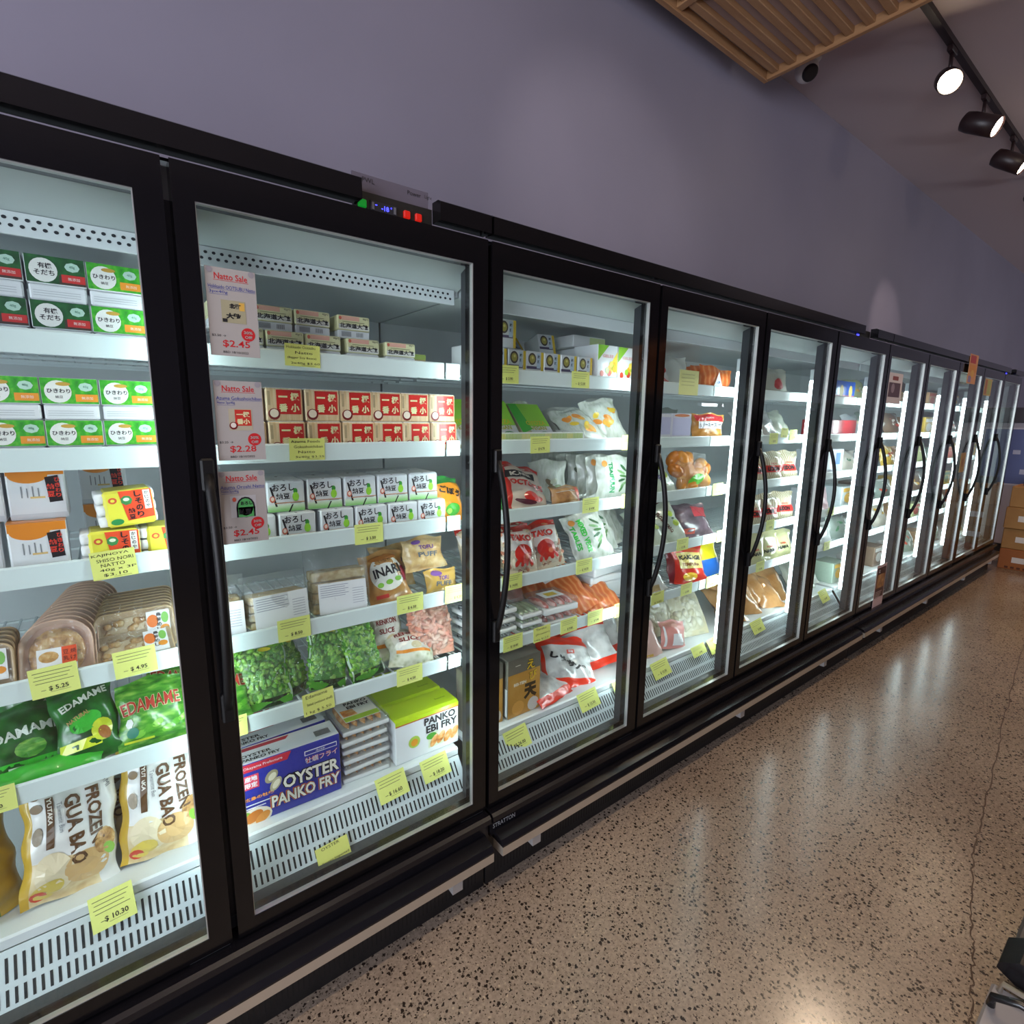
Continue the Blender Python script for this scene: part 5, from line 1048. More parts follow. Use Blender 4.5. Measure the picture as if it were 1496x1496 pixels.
def saba(g, s, w, h):
    g.text('しめサバ', -w*0.02, h*0.44, 0.032, -0.003, INK, w*0.70, 0.07, -0.42, s); g.patch(w*0.0, w*0.14, h*0.60, h*0.68, -0.002, c('d9584a'), s); g.text('国産', w*0.07, h*0.64, 0.012, -0.0028, PAPER, 0.024, 0.02, -0.1, s)
def rz_(u, v): return REDO if (v > 0.80 or v < 0.16 or u < -0.86) else None
gB2 = 'clear fish bags with orange-red bands'
for lab, x, y, rx, ry, rz, sd, dc in (('clear fish bag with red bands and black brush lettering, in front', 1.335, 0.215, -50, 10, -0.28, 131, saba), ('clear fish bag with red bands lying under the lettered one', 1.245, 0.176, -70, 4, 0.25, 133, None), ('clear fish bag with red bands behind, leaning high near the mullion', 1.53, 0.27, -36, -12, -0.35, 135, None), ('clear fish bag with red bands by the gold box, at the back', 1.20, 0.33, -34, 10, 0.15, 137, None), ('clear fish bag with red bands at the rear by the mullion', 1.66, 0.34, -26, -8, -0.2, 139, None)):
    bag('fish_bag', lab, 'fish bag', 0.27, 0.235, 0.05, CLR, (x, y, zd+0.002), (R(rx), R(ry), rz), dc, rz_, gB2, sd, wr=0.007)

# ---------------------------------------------------------------- fourth door onwards
def simple_bag(label, cat, w, h, t, m, x, y, z, rx=-20, ry=0, rz=-0.2, decor=None, zone=None, grp=None, sd=0, name='frozen_food_bag', nx=10, nz=12):
    return bag(name, label, cat, w, h, t, m, (x, y, z), (R(rx), R(ry), rz), decor, zone, grp, sd, nx=nx, nz=nz)
Z = [s+0.001 for s in SH]+[DECK+0.001]
simple_bag('red and white frozen food bag, fourth door top shelf', 'frozen food bag', 0.17, 0.15, 0.06, c('d9d5d2', 0.3, 0.5), 1.80, 0.215, Z[0], -30, 12, 0, lambda g, s, w, h: (g.disc(0, h*0.6, w*0.3, h*0.16, -0.0016, c('c8281c', 0.3, 0.4), 14, s), g.patch(-w*0.4, w*0.4, h*0.15, h*0.3, -0.0016, c('c8281c', 0.3, 0.4), s)), None, None, 141)
simple_bag('translucent white bag above the yellow sheet, fourth door', 'frozen food bag', 0.20, 0.17, 0.06, c('c9d2cb', 0.25, 0.5), 1.99, 0.28, Z[0], -20, 0, -0.3, None, None, None, 142)
for k in range(4): simple_bag('orange salmon slab in a clear pack, %s in the leaning rank' % ['front with white triangle label', 'second', 'third', 'rearmost'][k], 'salmon pack', 0.19, 0.125, 0.03, SALM, 2.20-0.012*k, 0.20+0.04*k, Z[0], -16, 10, -0.35, (lambda g, s, w, h: (g.poly([(-0.02, s(0, h*.5)-0.004, h*0.15), (0.03, s(0, h*.5)-0.004, h*0.15), (0.005, s(0, h*.5)-0.004, h*0.75)], PAPER), g.text('紅鮭', 0.005, h*0.33, 0.014, s(0, h*.5)-0.0046, c('2f6fb0'), 0.02, 0.02))) if k == 0 else None, None, 'salmon slabs of the fourth door', 143+k, 'salmon_pack')
simple_bag('grey frozen bag at the back behind the salmon slabs', 'frozen food bag', 0.24, 0.17, 0.06, c('a8aa9e', 0.25, 0.5), 2.16, 0.42, Z[0], -10, 0, -0.2, None, None, None, 148)
def cbox(name, label, cat, w, h, d, x, y, z, m, rz=0.0, front=None, grp=None):
    o = G(); o.box(-w/2, w/2, 0, d, 0, h, m, 0.003)
    if front: front(o, w, h)
    return tag(o.done(name, None, (x, y, z), (0, 0, rz)), label, cat, grp)
LAV = c('c4c4e2', 0.3, 0.4)
cbox('bag_box', 'white box with lilac print beside the black post, fourth door', 'frozen food box', 0.09, 0.125, 0.09, 1.81, 0.185, Z[1], c('dfe0e6', 0.3, 0.4), -0.1, lambda g, w, h: (g.rect(-w*0.2, w*0.45, h*0.3, h*0.9, -0.0008, LAV), g.rect(-w*0.45, w*0.45, 0.004, h*0.22, -0.0008, c('c9c27a'))))
cbox('bag_box', 'white box with pale purple front next to the other white box', 'frozen food box', 0.13, 0.13, 0.09, 1.945, 0.19, Z[1], c('e3e2ee', 0.3, 0.4), -0.1, lambda g, w, h: (g.rect(-w*0.45, w*0.45, h*0.25, h*0.85, -0.0008, c('cfcfee')), g.disc(0, h*0.93, w*0.4, h*0.05, -0.001, c('d8875a'), 10)))
def croq(g, s, w, h):
    g.patch(-w*0.44, w*0.44, h*0.72, h*0.96, -0.0016, c('d1343a', 0.3, 0.5), s); g.patch(-w*0.36, w*0.42, h*0.44, h*0.70, -0.002, c('efeef0', 0.3, 0.5), s); g.text('クリーミーコロッケ', w*0.02, h*0.57, 0.020, -0.003, INK, w*0.70, 0.03, 0, s); g.text('Nichirei', 0, h*0.84, 0.010, -0.003, PAPER, 0.05, 0, 0, s)
simple_bag('orange croquette bag with a white Japanese label, fourth door', 'croquette bag', 0.20, 0.135, 0.05, noise_mat('croquette_print', [(0.3, 'b97a34'), (0.6, 'd99a4e'), (0.85, 'ecc486')], 20, 3, 0.3, 0.5), 2.20, 0.215, Z[1], -8, 0, -0.3, croq, None, None, 151, 'croquette_bag', 14, 14)
simple_bag('grey bag at the back above the croquette bag', 'frozen food bag', 0.2, 0.16, 0.06, c('8f948c', 0.3, 0.5), 2.12, 0.40, Z[1], -6, 0, 0, None, None, None, 152)
TARO = noise_mat('taro_bag', [(0.3, 'b5c0ac'), (0.6, 'cfd8ca'), (0.85, 'e3e8de')], 14, 3, 0.25, 0.6)
def taro(txt, colr):
    def f(g, s, w, h):
        g.text(txt, -w*0.05, h*0.5, 0.026, -0.0026, colr, h*0.56, 0.05, -R(70), s); g.disc(w*0.24, h*0.66, w*0.10, h*0.08, -0.0018, c('b3cc3a', 0.3, 0.4), 12, s); g.disc(w*0.30, h*0.42, w*0.10, h*0.08, -0.002, c('c2d65a', 0.3, 0.4), 12, s); g.disc(w*0.27, h*0.54, w*0.06, h*0.03, -0.0024, c('3d5a34'), 8, s)
    return f
simple_bag('pale taro bag with purple upright lettering, fourth door', 'taro bag', 0.17, 0.21, 0.05, TARO, 1.86, 0.20, Z[2], -36, -10, -0.2, taro('JAPANTARO', c('5a3f8a')), None, 'taro bags', 153, 'taro_bag', 14, 16)
simple_bag('pale taro bag behind the purple-lettered one', 'taro bag', 0.17, 0.21, 0.05, TARO, 1.80, 0.30, Z[2], -30, 0, -0.2, None, None, 'taro bags', 154, 'taro_bag')
bag('pumpkin_bag', 'clear bag of orange pumpkin pieces with a green label', 'pumpkin bag', 0.24, 0.19, 0.08, FILM, (2.12, 0.23, Z[2]), (R(-18), 0, -0.25), lambda g, s, w, h: (g.disc(w*0.05, h*0.24, w*0.22, h*0.14, -0.002, c('5fc23a', 0.3, 0.4), 14, s, 0.3), g.disc(-w*0.06, h*0.13, w*0.1, h*0.07, -0.0024, c('e8902a'), 10, s)), None, None, 155, True, 'film', 12, 12, fill=lumps('pumpkin', 0.24, 0.19, 0.08, [c('e8963a', 0.35, 0.4), c('f0a94e', 0.35, 0.4), c('d97f2c', 0.35, 0.4)], 19, 0.044, 156, 12, 8, 1.1))
simple_bag('brown frozen bag behind the pumpkin pieces', 'frozen food bag', 0.22, 0.18, 0.06, MEATB, 1.98, 0.36, Z[2], -14, 0, 0, None, None, None, 157)
simple_bag('pale taro bag with brown lettering, fourth shelf of fourth door', 'taro bag', 0.18, 0.21, 0.05, TARO, 1.96, 0.20, Z[3], -34, -12, -0.25, taro('FROZENTARO', c('6a3f30')), None, 'taro bags', 158, 'taro_bag', 14, 16)
simple_bag('pale taro bag at the black post on the fourth shelf', 'taro bag', 0.18, 0.21, 0.05, TARO, 1.82, 0.205, Z[3], -40, -8, -0.2, taro('FROZENTARO', c('6a3f30')), None, 'taro bags', 159, 'taro_bag')
PURP = noise_mat('purple_squid', [(0.3, '4a3a44'), (0.55, '7a6670'), (0.8, 'b09aa2')], 14, 3, 0.22, 0.7)
simple_bag('purple-grey squid pack with a red label, fourth door', 'squid pack', 0.24, 0.19, 0.06, PURP, 2.19, 0.225, Z[3], -38, 0, -0.25, lambda g, s, w, h: (g.patch(w*0.02, w*0.44, h*0.52, h*0.84, -0.0018, c('c23a44', 0.3, 0.4), s), g.patch(-w*0.4, -w*0.05, h*0.08, h*0.2, -0.0018, c('c85a4a', 0.3, 0.4), s)), None, 'squid packs', 160, 'squid_pack')
simple_bag('dark red squid pack behind the labelled one', 'squid pack', 0.24, 0.20, 0.06, c('6a2c34', 0.25, 0.6), 2.05, 0.35, Z[3], -30, 0, -0.2, None, None, 'squid packs', 161, 'squid_pack')
simple_bag('clear crumpled bag beside the black post, fifth shelf of fourth door', 'frozen food bag', 0.20, 0.20, 0.06, CLR, 1.83, 0.21, Z[4], -36, -8, -0.2, lambda g, s, w, h: g.patch(-w*0.3, w*0.3, h*0.02, h*0.16, -0.0016, c('b39a6e'), s), None, None, 162)
def kaki(g, s, w, h):
    g.patch(-w*0.26, w*0.40, h*0.36, h*0.78, -0.002, c('e3cf7a', 0.3, 0.4), s); g.text('KAKIAGE', w*0.06, h*0.64, 0.024, -0.003, INK, w*0.58, 0.06, 0, s); g.text('TEMPURA', w*0.06, h*0.46, 0.016, -0.003, c('8a4a1c'), w*0.5, 0.05, 0, s); g.disc(w*0.0, h*0.16, w*0.2, h*0.10, -0.002, c('ecc23a', 0.3, 0.4), 12, s); g.disc(w*0.05, h*0.88, w*0.3, h*0.06, -0.002, c('e06a2a', 0.3, 0.4), 12, s)
simple_bag('red and yellow tempura bag, fifth shelf of the fourth door', 'tempura bag', 0.25, 0.20, 0.06, c('d2301f', 0.28, 0.6), 2.12, 0.205, Z[4], -28, 4, -0.25, kaki, lambda u, v: c('7a1c24', 0.28, 0.6) if u < -0.72 else None, None, 163, 'tempura_bag', 16, 16)
simple_bag('yellow and blue frozen bag next to the red tempura bag', 'frozen food bag', 0.17, 0.21, 0.06, c('e0d22a', 0.28, 0.6), 2.33, 0.225, Z[4], -20, -6, -0.25, None, lambda u, v: c('2f6fc8', 0.28, 0.6) if v < 0.45 else None, None, 164)
SCL = [c('c9c2a2', 0.35, 0.4), c('d9d4ba', 0.35, 0.4), c('b8b08c', 0.35, 0.4), c('cfcbb6', 0.35, 0.4)]
def scal(label, x, y, z, w, h, rz, sd, dec=None): bag('scallop_bag', label, 'scallop bag', w, h, 0.08, FILM, (x, y, z), (R(-34), 0, rz), dec, None, 'clear scallop bags', sd, True, 'film', 12, 12, fill=lumps('scallops', w, h, 0.08, SCL, 46, 0.031, sd, 10, 6, 1.0))
scal('clear scallop bag, upper of the pile with a white sticker', 2.02, 0.29, Z[5]+0.03, 0.30, 0.28, -0.1, 171, lambda g, s, w, h: g.patch(-0.01, 0.05, h*0.5, h*0.62, -0.002, PAPER, s, -0.6)); scal('clear scallop bag beside the mullion on the deck', 2.22, 0.235, Z[5], 0.27, 0.26, -0.2, 172); scal('clear scallop bag by the black post behind the pink packs', 1.82, 0.33, Z[5], 0.24, 0.26, 0.0, 173)
simple_bag('pink meat pack at the black post, fourth door deck', 'meat pack', 0.18, 0.17, 0.05, c('dcb5ac', 0.25, 0.6), 1.84, 0.20, Z[5], -34, 0, -0.1, lambda g, s, w, h: g.patch(-w*0.3, w*0.1, h*0.02, h*0.08, -0.0016, c('c9a24a'), s), None, 'pink meat packs', 174, 'meat_pack')
simple_bag('pink meat pack with a white side label, fourth door deck', 'meat pack', 0.17, 0.14, 0.05, c('d9938c', 0.25, 0.6), 2.02, 0.195, Z[5], -26, 8, -0.2, lambda g, s, w, h: (g.patch(-w*0.44, -w*0.36, h*0.08, h*0.8, -0.002, PAPER, s), g.patch(-w*0.1, w*0.3, h*0.1, h*0.5, -0.002, PAPER, s), g.patch(-w*0.46, w*0.1, h*0.75, h*0.95, -0.002, c('c98a7a'), s)), None, 'pink meat packs', 175, 'meat_pack')
# fifth door
UDON = noise_mat('noodle_bag', [(0.3, 'b5a684'), (0.55, 'd2c7a8'), (0.85, 'e6dfc8')], 24, 2, 0.25, 0.6, 0, 'wave', (1, 1, 0.3))
def udon(g, s, w, h): g.patch(-w*0.34, w*0.38, h*0.30, h*0.52, -0.0018, c('cf3a34', 0.3, 0.4), s); g.text('UDON', w*0.02, h*0.41, 0.026, -0.003, INK, w*0.46, 0.07, 0, s); g.text('SANUKI', w*0.02, h*0.58, 0.010, -0.003, c('b53a34'), w*0.3, 0.02, 0, s)
def nama(g, s, w, h): g.text('NAMA', 0, h*0.36, 0.020, -0.003, c('2a2a20'), w*0.5, 0.06, 0.08, s); g.text('SOBA', w*0.02, h*0.50, 0.012, -0.003, c('c8503c'), w*0.3, 0.04, 0.05, s)
simple_bag('wide grey-beige bag on the fifth door top shelf', 'frozen food bag', 0.36, 0.16, 0.07, c('b5b2a4', 0.25, 0.5), 2.78, 0.24, Z[0], -14, 0, -0.2, lambda g, s, w, h: g.disc(w*0.2, h*0.4, w*0.12, h*0.2, -0.0016, c('bb4a48', 0.3, 0.4), 10, s), None, None, 181)
for k, (x, w) in enumerate(((2.62, 0.17), (2.78, 0.17), (2.93, 0.17))): simple_bag('clear fish bag on the fifth door second shelf, %s from its post' % ORD[k], 'fish bag', w, 0.19, 0.05, CLR if k < 2 else c('b4b8aa', 0.25, 0.6), x, 0.20, Z[1], -34, -8, -0.2, None, None, 'clear bags of the fifth door', 182+k, 'fish_bag')
gu = 'noodle bags with red labels'
for r, zz_ in ((2, Z[2]), (3, Z[3])):
    for k, x in enumerate((2.64, 2.82, 3.0)): simple_bag('beige noodle bag with red label, %s on the %s shelf' % (ORD[k], ['', '', 'third', 'fourth'][r]), 'noodle bag', 0.20, 0.175, 0.06, UDON, x, 0.20, zz_, -12, 0, -0.3, udon, None, gu, 186+3*r+k, 'noodle_bag')
for k, x in enumerate((2.72, 2.88, 3.04)): simple_bag('pale yellow noodle bag with dark lettering, %s from the post' % ORD[k], 'noodle bag', 0.19, 0.17, 0.06, c('d2cf9e', 0.25, 0.6), x, 0.20, Z[4], -14, 0, -0.3, nama, None, 'pale yellow noodle bags', 200+k, 'noodle_bag')
simple_bag('red leaning pack at the fifth door post, fifth shelf', 'frozen food bag', 0.16, 0.14, 0.03, c('cf5a4c', 0.3, 0.5), 2.62, 0.185, Z[4], -30, 0, 0.3, None, None, None, 204)
BRD = noise_mat('brown_bread_bag', [(0.3, 'b07a44'), (0.6, 'd9a872'), (0.85, 'eed2ae')], 9, 3, 0.22, 0.7)
for k, (x, y, rx) in enumerate(((2.60, 0.20, -60), (2.78, 0.22, -50), (2.95, 0.25, -46), (2.70, 0.31, -36), (3.02, 0.195, -56), (3.16, 0.24, -44))): simple_bag('long brown clear-wrapped bag on the fifth door deck, %s in the pile' % ORD[k], 'frozen food bag', 0.18, 0.26, 0.08, BRD, x, y, Z[5], rx, 0, -0.4, None, None, 'long brown bags', 210+k)
simple_bag('dark grey bag standing behind the long brown bags', 'frozen food bag', 0.22, 0.22, 0.05, c('5c5f60', 0.3, 0.5), 2.98, 0.40, Z[5], -6, 0, -0.2, lambda g, s, w, h: g.text('Ei', 0, h*0.6, 0.03, -0.003, PAPER, 0.04, 0.02, 0, s), None, None, 216)
# sixth door onwards: cartons, bags and clamshells of many colours
def pic(col, txt=None): return lambda g, w, h: (g.disc(0, h*0.45, w*0.3, h*0.25, -0.0008, c(col), 12), g.rect(-w*0.4, w*0.4, h*0.74, h*0.92, -0.0008, c(col)))
for k in range(3): cbox('ice_cream_box', 'blue box with a pink and yellow picture, %s on the sixth door top shelf' % ORD[k], 'ice cream box', 0.125, 0.125, 0.10, 3.47+0.135*k, 0.19, Z[0], c('2f5fc0', 0.3, 0.4), -0.05, lambda g, w, h: (g.disc(0, h*0.5, w*0.2, h*0.3, -0.0008, c('e6cf7a'), 12), g.rect(-w*0.45, w*0.45, 0.004, h*0.3, -0.0007, c('d98aa0'))), 'blue ice cream boxes')
for k in range(3): cbox('frozen_dessert_box', 'red frozen dessert box, %s on the sixth door second shelf' % ORD[k], 'dessert box', 0.16, 0.115, 0.12, 3.46+0.175*k, 0.19, Z[1], c('b23238', 0.3, 0.4), -0.05, lambda g, w, h: g.rect(-w*0.4, w*0.3, 0.004, h*0.2, -0.0008, c('d9d6d6')), 'red dessert boxes')
for k in range(2): cbox('white_carton', 'white carton with a blue square, %s on the sixth door third shelf' % ORD[k], 'carton', 0.17, 0.165, 0.14, 3.47+0.19*k, 0.19, Z[2], c('d6dee8', 0.3, 0.4), -0.05, lambda g, w, h: g.rect(-w*0.1, w*0.25, h*0.4, h*0.85, -0.0008, c('4a7fd0')), 'white cartons with blue squares')
cbox('white_carton', 'tall plain white carton on the sixth door fourth shelf', 'carton', 0.14, 0.16, 0.14, 3.44, 0.19, Z[3], c('dfe4ea', 0.3, 0.4)); simple_bag('pinkish bag behind the tall white carton, sixth door', 'frozen food bag', 0.2, 0.18, 0.06, c('c9a2a6', 0.3, 0.5), 3.62, 0.24, Z[3], -20, 0, -0.2, None, None, None, 221)
for k in range(2): simple_bag('clear crumpled bag on the sixth door fifth shelf, %s' % ORD[k], 'frozen food bag', 0.19, 0.15, 0.06, CLR, 3.46+0.19*k, 0.21, Z[4], -24, 0, -0.2, None, None, 'clear bags of the sixth door', 222+k)
for k in range(3): simple_bag('grey-green bag leaning on the sixth door deck, %s' % ORD[k], 'frozen food bag', 0.19, 0.24, 0.06, c(['b9bfb0', '9aa592', 'cfd3ca'][k], 0.25, 0.6), 3.42+0.13*k, 0.22+0.03*k, Z[5], -34, 0, -0.3, None, None, 'grey-green bags', 225+k)
rr = random.Random(77); PAL = ['c9a27a', '8f9a92', 'd9d4c6', 'b5563f', 'c7cf9a', 'a9b7bd', 'd2b04a', '7f6a58', 'cdd6d8', '9db0a0']
WORDS = {'c9a27a': 'tan', '8f9a92': 'grey-green', 'd9d4c6': 'cream', 'b5563f': 'rust red', 'c7cf9a': 'pale green', 'a9b7bd': 'pale blue', 'd2b04a': 'mustard', '7f6a58': 'brown', 'cdd6d8': 'off-white', '9db0a0': 'sage'}
lev = ['top shelf', 'second shelf', 'third shelf', 'fourth shelf', 'fifth shelf', 'deck']
for dn in range(7, 12):
    xs = (dn-2)*W
    for L in range(6):
        cols = rr.sample(PAL, 2)
        for k in range(2 if dn < 10 else 1):
            col = cols[k]; x = xs+0.17+0.28*k; w = rr.uniform(0.17, 0.23); h = rr.uniform(0.12, 0.165)
            lab = '%s %s on the %s behind the %s door' % (WORDS[col], '%s', lev[L], ORD[dn-1])
            if rr.random() < 0.45: cbox('frozen_food_box', lab % 'frozen food box', 'frozen food box', w, h, 0.14, x, 0.19, Z[L], c(col, 0.35, 0.3), -0.05, pic(rr.choice(['c8503c', 'e0b04a', '4a7f5a', 'e6e6e2'])))
            else: simple_bag(lab % 'frozen bag', 'frozen food bag', w, h+0.03, 0.06, c(col, 0.25, 0.6), x, 0.21, Z[L], -20, 0, -0.25, vegd(['e6e6de', rr.choice(['c8503c', 'e0b04a', '4a7f5a'])], 4, dn*10+L), None, None, 300+dn*20+L*3+k, nx=8, nz=8)

# ---------------------------------------------------------------- price tags
def price_tag(x, z, price, label, lines=3, hand=None, w=0.084, h=0.058, rz=0.0, colr=None, deck=False, y=0.1465):
    t = G(); m = colr or (YELHAND if hand else YELTAG)
    if not deck: t.box(-w/2, w/2, -0.0012, 0, -h/2, h/2, m); yy = -0.0016
    else: t.box(-w/2, w/2, -0.0012, 0, -h/2, h/2, m); yy = -0.0016
    if hand:
        n = len(hand)
        for k, s in enumerate(hand): t.text(s, (-0.004, 0.003, -0.002, 0.006, 0.0)[k % 5], h*(0.36-0.72*k/max(1, n-1)), h*0.12 if n > 3 else h*0.15, yy, c('2b2b22', 0.6), min(w*0.82, 0.0085*len(s)), 0.0, 0.02)
        if '$' in hand[-1]: t.rect(-w*0.05, w*0.35, -h*0.45, -h*0.44, yy, c('2b2b22', 0.6))
    else:
        for k in range(lines): t.rect(-w*(0.42-0.03*(k % 2)), w*(0.40-0.06*(k % 3)), h*(0.34-0.12*k), h*(0.36-0.12*k), yy, c('6a7048', 0.6))
        if price: t.text('$ '+price, w*0.06, -h*0.24, h*0.17, yy, c('30331f', 0.6), None, 0.02); t.rect(-w*0.30, -w*0.2, -h*0.27, -h*0.25, yy, c('6a7048', 0.6)); t.rect(-w*0.12, w*0.3, -h*0.36, -h*0.35, yy, c('6a7048', 0.6))
    tilt = R(-rz)
    o = t.done('price_tag', None, (x, y if not deck else 0.128, z), (0, tilt, 0) if not deck else (R(-30), tilt, 0))
    return tag(o, label, 'price tag', 'yellow price tags')
K = [T[i]-RH/2 for i in range(5)]
price_tag(-0.148, K[2]+0.006, None, 'handwritten yellow tag reading shiso nori natto under the tilted natto pack', 0, ['KAJINOYA', 'SHISO NORI', 'NATTO', '40g x 3P', '$3.10'], 0.080, 0.062, 3)
price_tag(-0.272, K[3]+0.010, '5.25', 'yellow tag reading $ 5.25 under the pink trays', 4, None, 0.080, 0.066, 2); price_tag(-0.131, K[3]+0.012, '4.95', 'yellow tag reading $ 4.95 under the beige trays', 3, None, 0.080, 0.064, 2)
price_tag(-0.400, K[4]+0.004, '3.80', 'yellow tag at the frame edge under the edamame bags', 3); price_tag(-0.228, 0.438, '10.30', 'yellow tag reading $ 10.30 on the slotted grille under the bun bags', 4, None, 0.084, 0.075, 5, None, True)
price_tag(0.278, K[0]+0.012, None, 'handwritten yellow tag for the white and yellow natto', 0, ['Hokkaido Ootsubu', 'Natto', '(Bigger Soy Beans)', '2x40g $3.60'], 0.086, 0.054, -1); price_tag(0.277, K[1]+0.008, None, 'handwritten yellow tag for the red natto packs', 0, ['Azuma Foods', 'Gokushoichiban', 'Natto', '3x40g $3.25'], 0.089, 0.056, -1)
price_tag(0.436, K[2]+0.002, '3.50', 'yellow tag under the white natto packs reading $ 3.50', 3); price_tag(0.218, K[3]+0.008, '8.50', 'yellow tag reading $ 8.50 under the wide tofu bag', 3, None, 0.084, 0.060, 1); price_tag(0.560, K[3]+0.008, '6.50', 'yellow tag under the inari bag', 3, None, 0.088); price_tag(0.725, K[3]+0.008, '4.20', 'yellow tag cut by the mullion under the tofu puffs', 3)
price_tag(0.271, K[4]+0.006, None, 'handwritten yellow tag reading edamame salad on the fifth shelf', 0, ['Edamame', 'Salad (without shell)', '1 kg $ 5.50'], 0.086, 0.066, 3); price_tag(0.553, K[4]+0.002, '4.50', 'yellow tag under the lotus root packs', 3, None, 0.088); price_tag(0.045, K[4]+0.006, '4.20', 'yellow tag beside the black post on the fifth shelf, second door', 3)
price_tag(0.476, 0.434, '16.60', 'yellow tag on the deck edge under the prawn trays', 3, None, 0.098, 0.075, 4, None, True); price_tag(0.630, 0.434, '18.20', 'yellow tag on the deck edge under the lime boxes', 3, None, 0.098, 0.070, 4, None, True)
o = price_tag(0.268, 0.352, None, 'low yellow tag reading oyster on the grille foot', 0, ['OYSTER', 'Frozen Imported'], 0.092, 0.050, 4, None, True); o.location.y = 0.076
for x, i, p, n in ((0.925, 0, '3.90', 'under the noodle packs by the black post'), (1.255, 0, '12.50', 'under the last noodle pack'), (1.07, 1, '6.70', 'under the striped display tray'), (1.54, 1, '4.50', 'cut by the mullion below the vegetable bags'), (1.333, 2, '4.90', 'under the brown fish cakes'), (1.555, 2, '4.10', 'below the green upright lettering'), (1.310, 3, '14.50', 'under the front octopus bags'), (0.955, 3, '14.05', 'by the post under the octopus bags'), (0.962, 4, '18.80', 'under the silver fish trays'), (1.238, 4, '9.80', 'under the pink sliced fish'), (1.386, 4, '9.95', 'under the orange salmon packs')):
    price_tag(x, K[i]+0.004, p, 'yellow price tag %s' % n, 3, None, 0.088, 0.058, 1)
price_tag(1.099, K[4]+0.004, None, 'handwritten yellow tag beside the silver fish trays tag', 0, ['Tarako', '(Frozen)', '140g $13.0'], 0.082, 0.058, 1); price_tag(1.535, K[4]+0.004, None, 'bright yellow tag at the mullion under the foam box', 0, ['Ikura', '$ 39.0'], 0.07, 0.06, 1)
price_tag(1.348, 0.436, '12.50', 'yellow tag on the deck under the red-banded fish bags', 3, None, 0.108, 0.072, 4, None, True); price_tag(0.975, 0.404, '26.00', 'yellow tag on the grille below the gold box', 3, None, 0.106, 0.078, 5, None, True); price_tag(1.545, 0.436, '9.00', 'yellow tag on the deck beside the mullion, third door', 3, None, 0.09, 0.05, 3, None, True)
for x, i, n in ((2.21, 2, 'under the pumpkin bag'), (1.953, 3, 'under the brown-lettered taro bag'), (2.278, 3, 'under the squid pack'), (2.01, 4, 'under the clear crumpled bag, second along'), (2.22, 4, 'under the red tempura bag'), (2.71, 1, 'on the fifth door second shelf, first'), (2.765, 3, 'under the red-label noodle bags'), (2.70, 4, 'under the pale yellow noodle bags'), (3.55, 3, 'on the sixth door fourth shelf'), (3.55, 4, 'on the sixth door fifth shelf'), (4.05, 1, 'on the seventh door second shelf'), (4.1, 2, 'on the seventh door third shelf'), (4.15, 3, 'on the seventh door fourth shelf'), (4.15, 4, 'on the seventh door fifth shelf')):
    price_tag(x, K[i]+0.004, '5.80', 'yellow price tag %s' % n, 3, None, 0.088, 0.058, 1)
price_tag(1.79, K[4]+0.004, None, 'bright yellow tag at the black post, fourth door fifth shelf', 3, ['Squid', '$ 9.80'], 0.091, 0.056, 2)
price_tag(2.82, K[1]+0.034, None, 'yellow tag standing up above the rail, fifth door', 3, ['No.3', '$ 8.5'], 0.075, 0.05, -2, None, False, 0.145); price_tag(2.925, K[1]+0.022, '7.50', 'yellow tag beside the one standing up, fifth door', 3)
price_tag(1.825, 0.434, '10.50', 'yellow tag on the deck under the pink meat pack', 3, None, 0.12, 0.075, 4, None, True); price_tag(2.128, 0.444, '9.80', 'yellow tag curling over the deck edge by the scallops', 3, None, 0.11, 0.05, 4, None, True); price_tag(2.27, 0.434, None, 'bright handwritten yellow tag by the fourth door light tube', 3, ['Hotate', '1kg', '$ 39'], 0.10, 0.075, 4, None, True)
price_tag(2.70, 0.434, '6.80', 'yellow tag on the deck under the long brown bags', 3, None, 0.12, 0.07, 4, None, True); price_tag(3.55, 0.444, '6.80', 'yellow tag on the deck of the sixth door', 3, None, 0.11, 0.08, 4, None, True)

